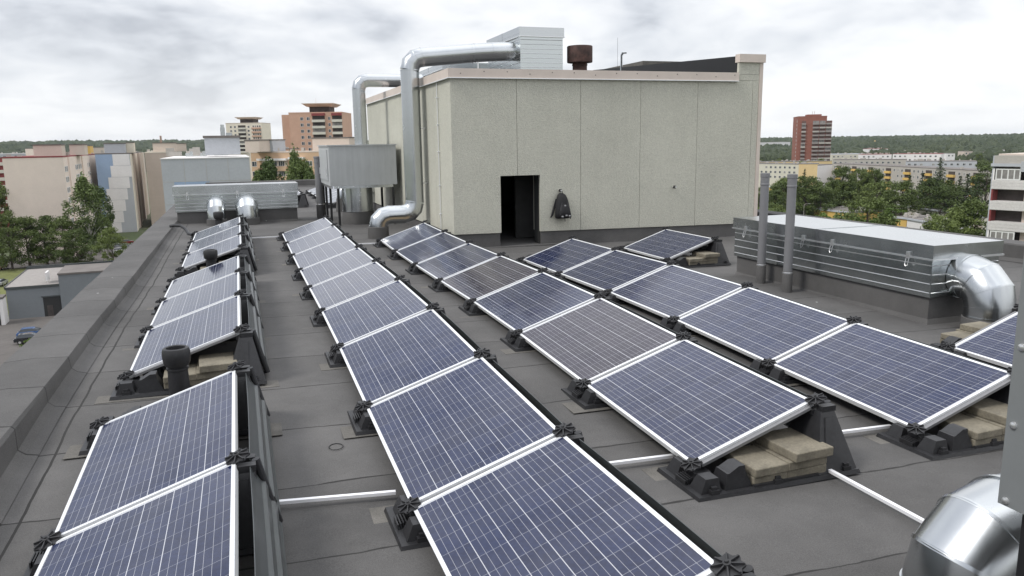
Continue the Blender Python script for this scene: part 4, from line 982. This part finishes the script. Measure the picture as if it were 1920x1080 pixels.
for i, (px, py, D) in enumerate(((1704, 282, 760), (1775, 288, 640), (1808, 284, 700), (1842, 285, 690), (1868, 281, 760), (1716, 281, 1000))):
    A, B = atD(px, py, D), atD(px+16, py, D); b = Block('far_house', 'small pale house showing between the far trees', A, B, 10, A.z, [M_ivory, M_white, M_beige][i % 3], 'house', 'pale houses between the far trees')
    b.grid('front', [2, 5], [b.H-2.4], 1.4, 1.4, 0)
A, B = atD(1426, 267, 1300), atD(1482, 267, 1320); b = Block('far_hall', 'long white industrial hall at the edge of the far forest', A, B, 20, A.z, M_white, 'hall')
A, B = atD(1640, 263, 1350), atD(1642, 263, 1350); b = Block('far_mast', 'thin yellowish mast standing in the far forest', A, B, 1.5, A.z, M_ochre, 'mast', zb=-20)
A, B = atD(1436, 351, 345), atD(1480, 352, 335); b = Block('yellow_hall', 'flat yellow hall behind the twin grey pipes', A, B, 14, A.z, M_yell, 'hall', edge=M_lgrey)
# school-like flat buildings in the middle distance
def school(label, A, B, dep, m_, m2, wins=True):
    b = Block('flat_hall', label, A, B, dep, A.z, m_, 'hall', edge=M_froof, eh=.5)
    b.slab('roof_trim', 'front', -.1, b.L+.1, b.H+.05, b.H+.48, .35, M_lgrey, .07)
    if wins:
        n = max(2, int(b.L/4.5))
        for i in range(n): u = b.L*(i+.5)/n; b.slab('window_band', 'front', u-1.7, u+1.7, b.H-3.4, b.H-1.5, .03, m2)
    clutter(b, 10, int(b.L*3)); return b
A, B = atD(1526, 393, 240), atD(1592, 402, 226); school('low flat hall with an orange wall left of the big round tree', A, B, 12, M_yell, M_beige, False)
A, B = atD(1682, 386, 246), atD(1846, 405, 206); school('long low cream hall with a grey roof right of the big round tree', A, B, 12, M_ivory, M_tan)
A, B = atD(1676, 409, 208), atD(1700, 411, 204); school('low yellow wing just right of the big round tree', A, B, 9, M_yell, M_beige, False)
A, B = atD(1701, 412, 203), atD(1760, 419, 190); b = school('low white annexe with a brown door below the cream hall', A, B, 9, M_white, M_tan, False); b.slab('door', 'front', b.L*.55, b.L*.72, b.H-6, b.H-2.0, .05, M_tan)
# near balconied block at the right edge
A, B = atD(1874, 291, 106), atD(2010, 296, 99); b = Block('apartment_block', 'near grey block with slatted balconies at the right picture edge', A, B, 12, A.z, M_cgrey, 'apartment block', edge=M_beige, eh=.2)
b.slab('roof_beam', 'front', .1, b.L, b.H-1.05, b.H-.02, 1.5, M_cgrey); b.slab('cornice', 'front', -.2, b.L, b.H-1.45, b.H-1.06, 1.7, M_lgrey)
for i in range(6):
    z = b.H-1.45-2.8*(i+1)
    b.slab('balcony', 'front', .05, b.L, z-.25, z+.98, 1.5, M_gbalc)
    mb = MB()
    for q in range(3): mb.box(.05, -1.53, z-.2+.4*q, b.L, -1.501, z+.12+.4*q)
    b.part('balcony_slats', mb, M_gbalc)
    b.slab('side_panel', 'front', .05, .25, z+.981, z+2.5, 1.45, M_dred if i in (1, 2) else M_white)
    b.slab('recess_slab', 'front', .26, b.L, z+.981, z+2.5, .04, M_rec)
    for u in (3.7, 7.6): b.slab('partition', 'front', u, u+.9, z+.981, z+2.49, .35, M_beige, .05)
    b.win('front', 5.9, z+1.0, win_mesh(2.0, 1.45, 1)).location.y = -.07
    if i in (0, 3):
        c = b.win('front', 1.95, z+1.0, win_mesh(3.1, 1.5, 3, .16, M_curt)); c.location.y = -1.4
b.slab('corner_wall', 'front', -.12, .04, -1, b.H-.03, 1.4, M_lgrey)
# ---- the grey workshop at the lower left with cars
A = atD(11, 547, 135); B = alongX(A, 112); b = Block('workshop', 'blue-grey workshop with an open gate beside the parked cars', A, B, 22, -21.6, M_steel, 'workshop', edge=mat('pale_felt', (.27, .25, .235), .9, noise=(1.5, .12)))
L = b.L; mb = MB(); mb.box(L+.001, -.3, -1, L+9.5, 10, b.H+1.9); b.part('tall_wing', mb, M_steel)
mb = MB(); mb.box(L-.1, -.42, b.H+1.901, L+9.6, 10.1, b.H+2.2); b.part('wing_roof', mb, M_froof)
b.slab('gate', 'front', 5.4, L+.0, .05, 3.5, .03, M_inner); b.slab('gate_frame', 'front', 5.2, L, 3.501, 3.7, .12, M_rear)  # open gateway is a flat dark slab, its inner shade painted as colour
mb = MB(); mb.box(5.9, -.06, .06, 6.8, -.031, 2.0); b.part('gate_leaf', mb, M_rec)
mb = MB(); mb.box(L-2.2, 1.2, b.H+.8, L-1.9, 4.0, b.H+2.3); mb.box(L-2.0, 1.4, b.H+.36, L-1.95, 1.5, b.H+.8); mb.box(L-2.0, 3.6, b.H+.36, L-1.95, 3.7, b.H+.8); b.part('roof_sign_back', mb, M_white)
b.slab('eaves', 'front', -.15, L-.02, b.H-.12, b.H+.30, .14, M_rear, .07)
mb = MB(); mb.box(-.2, -.2, b.H+.1, 0-.07, 22.2, b.H+.5); mb.box(-.2, 22.07, b.H+.1, L+16, 22.4, b.H+1.0); b.part('roof_kerb', mb, M_rear)
B = atD(4, 561, 131); A = alongX(B, -45); b2 = Block('white_kiosk', 'white building with a dark door left of the workshop', A, B, 3, A.z, M_white, 'building'); b2.slab('door', 'front', b2.L-1.9, b2.L-.6, .05, 2.6, .04, M_inner)
def car_proto(name, paint):
    o = bpy.data.objects.new(name, None); COL.objects.link(o)
    prof = [(-2.1, .35), (-2.12, .75), (-1.95, .95), (-1.1, 1.0), (1.55, 1.02), (2.0, .92), (2.08, .6), (2.05, .35)]
    mb = MB(); vs = []; n = len(prof)
    for y in (-.84, .84): vs += [(x, y*(1.0 if z > .4 else .96), z) for x, z in prof]
    mb.add(vs, [tuple(range(n)), tuple(range(2*n-1, n-1, -1))]+[(i, i+n, (i+1) % n+n, (i+1) % n) for i in range(n)]); 
    roofp = [(-1.75, 1.0), (-1.45, 1.42), (-.9, 1.47), (.2, 1.46), (.45, 1.38), (1.25, 1.01)]
    mb.prism([(-1.52, 1.40), (-1.4, 1.455), (-.9, 1.485), (.2, 1.475), (.42, 1.405)], -.64, .64); mb.build('body', paint, o, bevel=.05)
    g = MB(); vs = [(x, -.80+(.16 if z > 1.2 else 0), z) for x, z in roofp]+[(x, .80-(.16 if z > 1.2 else 0), z) for x, z in roofp]; n = len(roofp)
    g.add(vs, [tuple(range(n)), tuple(range(2*n-1, n-1, -1))]+[(i, i+n, (i+1) % n+n, (i+1) % n) for i in range(n)]); g.build('windows', M_win, o)
    for x in (-1.3, 1.32):
        for y in (-.80, .80): q = MB(); q.tube([(x, y-.1, .32), (x, y+.1, .32)], .32, 20); wh_ = q.build('wheel', M_black, o); q = MB(); q.tube([(x, y-.105, .32), (x, y+.105, .32)], .19, 14); q.build('rim', M_screw, wh_)
    for y in (-.6, .6): q = MB(); q.box(-2.13, y-.16, .68, -2.06, y+.16, .84); q.build('headlight', M_curt, o)
    return o
M_paint = {k_: mat(k_+'_car_paint', c, .25, .0, coat=1) for k_, c in (('dark', (.012, .014, .018)), ('blue', (.05, .12, .30)), ('red', (.20, .02, .02)), ('white', (.6, .6, .6)), ('silver', (.32, .33, .34)))}
def car(px, py, paint, rz, label):
    p = atZ(px, py, GZ+.1); o = car_proto('parked_car', M_paint[paint]); o.location = p; o.rotation_euler = (0, 0, rz); tag(o, label, 'car', 'cars parked below the roof')
car(58, 642, 'dark', R(4), 'dark car with its front peeping past the parapet'); car(62, 631, 'blue', R(4), 'blue car just behind the dark one near the parapet')
car(226, 474, 'white', R(12), 'white car nearest in the far yard by the blue-grey block'); car(224, 466, 'silver', R(10), 'silver car in the middle of the far yard'); car(236, 466, 'silver', R(10), 'second silver car at the parapet edge in the far yard'); car(238, 458, 'red', R(10), 'dark red car farthest back in the far yard')
car(3, 505, 'red', R(80), 'red car at the left picture edge beyond the workshop'); car(2, 535, 'silver', R(85), 'silver car at the left picture edge, nearer than the red one')
def lamp(px, py, h, label):
    p = atZ(px, py, GZ); o = empty('street_lamp', p, 0, label, 'street lamp')
    mb = MB(); mb.tube([(0, 0, 0), (0, 0, h)], [.14, .09], 8); mb.build('pole', M_cgrey, o); mb = MB(); mb.tube([(0, 0, h-.1), (.3, -.2, h+.15), (1.1, -.8, h+.25)], .06, 6); mb.build('arm', M_cgrey, o); mb = MB(); mb.box(1.0, -1.0, h+.2, 1.6, -.65, h+.36); mb.build('lamp_head', M_white, o)
lamp(103, 496, 10, 'concrete street lamp before the bushy trees behind the workshop'); lamp(196, 492, 9, 'street lamp at the right foot of the tall birch')
for i, (px, py, h) in enumerate(((1505, 398, 9), (1540, 392, 9), (1567, 384, 8), (1510, 372, 8), (1665, 378, 9), (1716, 395, 9), (1760, 398, 9))): lamp(px, py+40, h, 'slender street lamp with a pale head among the right-hand trees'); bpy.data.objects[-1]
for o in bpy.data.objects:
    if o.get('label') == 'slender street lamp with a pale head among the right-hand trees': o['group'] = 'street lamps among the trees'
# ================================================================== trees
def leafmat(name, c0, c1):
    k = NT(name); oi = k.n('ShaderNodeObjectInfo')
    n_ = k.noise(.55, 4, .6); n2 = k.noise(4.0, 3, .6)
    f = k.m('ADD', k.m('MULTIPLY', n_, .75), k.m('MULTIPLY', n2, .35)); f = k.m('ADD', f, k.m('MULTIPLY', k.m('SUBTRACT', oi.outputs['Random'], .5), .35))
    col = k.mix(k.rng(f, .32, .78, 0, 1), c0, c1); k.l(col, k.b.inputs['Base Color']); k.b.inputs['Roughness'].default_value = .65
    k.b.inputs['Specular IOR Level'].default_value = .25
    return k.M
M_leaf = {'broad': leafmat('broadleaf_foliage', (.052, .078, .022), (.150, .190, .055)), 'birch': leafmat('birch_foliage', (.055, .085, .026), (.140, .185, .060)),
          'fir': leafmat('conifer_foliage', (.018, .034, .014), (.052, .076, .028)), 'bush': leafmat('bright_bush_foliage', (.044, .080, .015), (.125, .185, .038))}
M_bark = mat('bark', (.075, .06, .048), .95, noise=(6, .35)); M_birchbark = mat('birch_bark', (.42, .40, .37), .8, noise=(3, .5))
def crown_mesh(kind, seed):
    """unit tree: 1 high; returns crown and trunk meshes"""
    r_ = random.Random(seed); V = []; F = []
    def leaf(c, s):
        n = Vector((r_.gauss(0, 1), r_.gauss(0, 1), r_.gauss(0, 1)+.6)).normalized(); a = n.orthogonal().normalized(); a = Matrix.Rotation(r_.uniform(0, 6.28), 3, n) @ a; b = n.cross(a)
        o = len(V); w_ = s*r_.uniform(.6, 1.2)
        V.extend([c-a*w_, c-b*w_*.55, c+a*w_, c+b*w_*.55]); F.append((o, o+1, o+2, o+3))
    limbs = []
    if kind == 'fir':
        for k in range(34):
            t = (k+.5)/34; z = .10+.88*t; R_ = .17*(1-t)**.85+.008
            nb = max(4, int(13*(1-t)+4))
            for j in range(nb):
                a = r_.uniform(0, 6.283); L = R_*r_.uniform(.65, 1.15); droop = .35
                for q in range(max(3, int(11*L/.17))):
                    s = (q+.6)/max(3, int(11*L/.17)); c = Vector((math.cos(a)*L*s, math.sin(a)*L*s, z-droop*L*s*s+r_.gauss(0, .006)))+Vector((r_.gauss(0, .008), r_.gauss(0, .008), 0)); leaf(c, .016)
        trunk = [(0, 0, 0), (0, 0, .9)], [.012, .003]
    else:
        base = {'broad': .08, 'birch': .22, 'bush': .02}[kind]; rad = {'broad': .34, 'birch': .21, 'bush': .52}[kind]
        nc = {'broad': 88, 'birch': 84, 'bush': 54}[kind]; per = {'broad': 115, 'birch': 110, 'bush': 90}[kind]
        ph = [r_.uniform(0, 6.28) for _ in range(6)]
        for k in range(nc):
            t = r_.random()**(.85 if kind != 'birch' else .95); z = base+.04+(.95-base)*t
            if kind == 'birch': prof = math.sin(math.pi*min(1, (t*.88+.12)))**.75*(1-.35*t)
            elif kind == 'bush': prof = math.sqrt(max(0, 1-(t*.98)**2))
            else: prof = math.sin(math.pi*(.12+.86*t))**.6
            a = r_.uniform(0, 6.283); lump = 1+.24*math.sin(2*a+ph[0]+4*t)+.18*math.sin(3*a+ph[1]-5*t)+.12*math.sin(5*a+ph[2]+9*t)
            rr_ = rad*prof*lump*math.sqrt(r_.uniform(.15, 1)); c = Vector((math.cos(a)*rr_, math.sin(a)*rr_, z)); cs = r_.uniform(.045, .105)*(1 if kind != 'birch' else .72)
            if r_.random() < .5: limbs.append(c)
            for q in range(per):
                d = Vector((r_.gauss(0, 1), r_.gauss(0, 1), r_.gauss(0, .75))); d = d.normalized()*cs*(r_.random()**.45); d.z *= .8 if kind != 'birch' else 1.3
                leaf(c+d, .0150 if kind == 'broad' else (.0132 if kind == 'birch' else .024))
        trunk = [(0, 0, 0), (.004, .003, base+.1), (.0, .01, .62), (.005, 0, .85)], ([.022, .017, .009, .003] if kind == 'broad' else [.011, .009, .006, .002])
    me = bpy.data.meshes.new('crown'); me.from_pydata([tuple(v) for v in V], [], F); me.materials.append(M_leaf[kind])
    mb = MB(); mb.tube(trunk[0], trunk[1], 8)
    for c in limbs[:26]: h = max(.08, c.z-.16-.4*math.hypot(c.x, c.y)); mb.tube([(0, 0, h), tuple(c*.55+Vector((0, 0, h*.45))), tuple(c)], [.006, .004, .0015], 5)
    return me, mb.mesh('trunk', M_birchbark if kind == 'birch' else M_bark)
PROTO = {k_: [crown_mesh(k_, 11+i*7+len(k_)) for i in range(n)] for k_, n in (('broad', 4), ('birch', 3), ('fir', 3), ('bush', 3))}
tcount = 0
def tree(kind, p, h, label, wscale=1.0, group=None):
    global tcount; tcount += 1
    me, tr = PROTO[kind][tcount % len(PROTO[kind])]
    nm = {'broad': 'broadleaf_tree', 'birch': 'birch_tree', 'fir': 'conifer_tree', 'bush': 'bush'}[kind]
    o = empty(nm, p, rnd.uniform(0, 6.28), label, 'tree' if kind != 'bush' else 'bush', group); o.scale = (h*wscale, h*wscale, h)
    for n, q in (('trunk', tr), ('crown', me)):
        c = bpy.data.objects.new(n, q); COL.objects.link(c); c.parent = o
    return o
def HZ(px): return 268.4-(px-960)*.0161
def treeat(kind, px, D, ytop, label, wscale=1.0, group=None):
    p = atD(px, HZ(px), D); p.z = ground_z(p.x, p.y); h = atD(px, ytop, D).z-p.z
    return tree(kind, p, max(2.5, h), label, wscale, group)
# left
treeat('birch', 150, 197, 334, 'tall full birch in front of the pink and blue end walls', 1.12)
treeat('birch', 178, 205, 352, 'thinner birch crown just behind the tall one on its right', .8)
treeat('broad', 28, 190, 412, 'bushy tree at far left before the pink end wall', 1.25)
treeat('broad', 62, 194, 408, 'bushy tree in the middle of the row before the pink wall', 1.15)
treeat('broad', 98, 192, 412, 'bushy tree behind the concrete street lamp', 1.2)
treeat('broad', 122, 188, 430, 'lower bushy tree at the left foot of the tall birch', 1.3)
treeat('broad', 190, 186, 432, 'small tree at the right foot of the tall birch', 1.1)
treeat('broad', -22, 205, 340, 'tall dark tree at the left edge beside the pink wall', .75)
treeat('broad', -6, 188, 402, 'dark tree cut by the left picture edge', .9)
treeat('bush', 204, 190, 474, 'small bush beside the far yard with parked cars', 1.2)
treeat('birch', 500, 150, 299, 'left young birch before the orange block', .75); treeat('birch', 484, 150, 322, 'low leafy tree at the left foot of the young birch, orange block', .8)
treeat('birch', 551, 150, 287, 'slim tallest birch before the orange block', .55); treeat('birch', 567, 152, 302, 'right young birch before the orange block, nearest the grey pipe', .7); treeat('birch', 578, 148, 318, 'shorter tree right of the young birches, beside the grey pipe', .7)
treeat('bush', 6, 104, 652, 'shrub at the lower left below the parapet', .8); treeat('bush', -4, 100, 668, 'lowest shrub at the left edge below the parapet', .9)
# right: the ones that stand out
treeat('broad', 1636, 150, 368, 'big round dark tree right of the orange-walled hall', 1.05)
treeat('broad', 1585, 255, 316, 'tall tree before the joint of white gable and grey row', 1.0)
treeat('broad', 1620, 262, 318, 'pale green tall tree left of the first yellow balcony', .8)
treeat('broad', 1645, 258, 318, 'twin-topped tree covering the first yellow balcony', .8)
treeat('broad', 1655, 235, 338, 'wide dark tree below the first yellow balcony', 1.2)
treeat('broad', 1700, 225, 344, 'wide light green tree between the yellow balconies', 1.3)
treeat('broad', 1518, 240, 332, 'dark rounded tree just right of the right twin pipe', 1.2)
treeat('fir', 1512, 330, 316, 'little dark fir before the ochre gable wall', 1.1)
treeat('broad', 1545, 235, 345, 'rounded tree below the white gable wall', 1.25)
treeat('broad', 1810, 150, 398, 'light leafy tree near the balconied block', 1.1)
treeat('broad', 1780, 146, 408, 'loose pale tree before the white annexe', 1.0)
treeat('broad', 1838, 150, 376, 'tall pale tree touching the balconied block', 1.05)
treeat('broad', 1858, 270, 305, 'rounded bright tree just left of the balconied block roof', 1.2)
treeat('fir', 1768, 340, 294, 'dark fir standing between the grey and white rows', 1.5)
for i, (px, y, D) in enumerate(((1712, 327, 240), (1736, 322, 238), (1765, 335, 225), (1792, 335, 230), (1808, 328, 228), (1822, 325, 226), (1842, 330, 222))):
    treeat('fir', px, D, y, ['sharp dark conifer beside the second yellow balcony', 'slender dark conifer left of the third balcony', 'dense conifer below the third yellow balcony', 'broad dark conifer below the fourth yellow balcony', 'pointed conifer right of the fourth yellow balcony', 'dark conifer close to the balconied block', 'dark conifer right against the balconied block'][i], 1.35)
for i, (px, y, D) in enumerate(((1752, 338, 232), (1780, 340, 228), (1775, 350, 218))): treeat('broad', px, D, y, 'mid green tree filling the gaps between the dark conifers', 1.1, 'green trees between the conifers')
r_ = random.Random(5)
g_ = 'green trees massed before the rows'
for i in range(19):
    px = r_.uniform(1425, 1660); D = r_.uniform(250, 300); y = HZ(px)+(29-r_.uniform(11, 14.5))*FOC/D
    treeat('broad', px, D, y, 'green tree in the dense mass before the low rows', r_.uniform(.95, 1.3), g_)
for i in range(16):
    px = r_.uniform(1480, 1690); D = r_.uniform(192, 220); y = HZ(px)+(29-r_.uniform(6, 9))*FOC/D
    treeat('bush', px, D, y, 'bright green shrub in the thicket above the orange hall', r_.uniform(1.0, 1.3), 'bright shrubs in the thicket')
for i in range(9):
    px = r_.uniform(1424, 1510); D = r_.uniform(165, 215); y = HZ(px)+(29-r_.uniform(8, 12))*FOC/D
    treeat('broad', px, D, y, 'leafy tree behind the twin grey pipes, before the yellow hall', r_.uniform(1.0, 1.3), 'leafy trees behind the twin pipes')
for i in range(5):
    px = r_.uniform(1690, 1745); D = 196+i*2; y = HZ(px)+(29-r_.uniform(5, 7))*FOC/D
    treeat('bush', px, D, y, 'bush in the gap before the long cream hall', r_.uniform(1.0, 1.2), 'bushes before the cream hall')
for i in range(8):
    px = r_.uniform(1775, 1850); D = r_.uniform(140, 170); y = HZ(px)+(29-r_.uniform(5, 10))*FOC/D
    treeat('broad', px, D, y, 'loose green tree before the balconied block', r_.uniform(1.0, 1.25), 'loose trees by the balconied block')
for i in range(54):
    px = r_.uniform(1400, 1930); D = r_.uniform(480, 780); y = HZ(px)+(29-r_.uniform(9, 15))*FOC/D
    if 1560 < px < 1780 and D < 680: D += 200; y = HZ(px)+(29-r_.uniform(9, 14))*FOC/D
    treeat('broad' if i % 3 else 'fir', px, D, y, 'far tree among the houses beyond the low rows', r_.uniform(1.0, 1.4), 'far trees beyond the low rows')
for i in range(14):
    px = r_.uniform(1420, 1490); D = r_.uniform(560, 700); y = HZ(px)+(29-r_.uniform(7, 11))*FOC/D
    treeat('bush', px, D, y, 'bright green thicket tree left of the red tower', r_.uniform(.8, 1.1), 'bright trees left of the red tower')
# ---- forest to the horizon : one countless mass
fr = random.Random(9)
ico = bmesh.new(); bmesh.ops.create_icosphere(ico, subdivisions=2, radius=1); IV = [v.co.copy() for v in ico.verts]; ico.verts.index_update(); IF = [tuple(v.index for v in f.verts) for f in ico.faces]; ico.free()
i1 = bmesh.new(); bmesh.ops.create_icosphere(i1, subdivisions=1, radius=1); JV = [v.co.copy() for v in i1.verts]; i1.verts.index_update(); JF = [tuple(v.index for v in f.verts) for f in i1.faces]; i1.free()
V = []; F = []
def forest_tree(x, y, h, w_, hi):
    z = ground_z(x, y); o = len(V); vs_, fs_ = (IV, IF) if hi else (JV, JF); a = fr.uniform(0, 6.28); ca, sa = math.cos(a), math.sin(a)
    con = fr.random() < .4
    for v in vs_:
        j = fr.uniform(.78, 1.18); s = j
        if con: s = j*(1.0-.62*max(0, v.z))*.8
        V.append((x+(v.x*ca-v.y*sa)*w_*s, y+(v.x*sa+v.y*ca)*w_*s, z+h*.5+v.z*h*.5*(1.1 if con else 1)*fr.uniform(.93, 1.07)))
    F.extend(tuple(i+o for i in f) for f in fs_)
def scatter(r0, r1, az0, az1, spacing, hi, hs):
    area = math.radians(az1-az0)/2*(r1*r1-r0*r0); n = int(area/spacing**2)
    for _ in range(n):
        r = math.sqrt(fr.uniform(r0*r0, r1*r1)); az = math.radians(fr.uniform(az0, az1)); x, y = CAM.x+r*math.sin(az), CAM.y+r*math.cos(az)
        h = fr.uniform(*hs); forest_tree(x, y, h, spacing*fr.uniform(.55, .85), hi)
scatter(800, 1100, 32, 58, 10, True, (11, 17)); scatter(1100, 1600, 30, 58, 13, False, (12, 18)); scatter(1600, 2200, 28, 58, 18, False, (14, 20)); scatter(2200, 3000, 26, 58, 26, False, (14, 22))
scatter(1000, 1500, -28, 14, 15, False, (12, 18)); scatter(1500, 2100, -28, 16, 20, False, (14, 20)); scatter(2100, 3000, -28, 16, 28, False, (14, 22))
scatter(1900, 3000, 14, 30, 30, False, (14, 20))
k = NT('forest_foliage'); n_ = k.noise(.035, 5, .6); n2 = k.noise(.4, 4, .65)
n3 = k.noise(.009, 4, .6); k.l(k.mix(k.rng(k.m('ADD', k.m('ADD', k.m('MULTIPLY', n_, .35), k.m('MULTIPLY', n3, .30)), k.m('MULTIPLY', n2, .35)), .38, .64, 0, 1), (.013, .026, .013), (.055, .070, .024)), k.b.inputs['Base Color']); k.b.inputs['Roughness'].default_value = .8
k.bump(n2, 1.0, 2.0)
me = bpy.data.meshes.new('forest'); me.from_pydata(V, [], F); me.materials.append(k.M); o = bpy.data.objects.new('forest', me); COL.objects.link(o); o['kind'] = 'stuff'
# ------------------------------------------------------------------ air
mb = MB(); mb.box(-5200, -5200, -30, 5200, 5200, 32)
M_haze = bpy.data.materials.new('haze'); M_haze.use_nodes = True; t = M_haze.node_tree; t.nodes.clear()
v_ = t.nodes.new('ShaderNodeVolumePrincipled'); v_.inputs['Color'].default_value = (.80, .88, .95, 1); v_.inputs['Density'].default_value = .00004; v_.inputs['Anisotropy'].default_value = .2
oo = t.nodes.new('ShaderNodeOutputMaterial'); t.links.new(v_.outputs[0], oo.inputs['Volume'])
tag(mb.build('haze', M_haze), kind='stuff')
bpy.context.view_layer.update()
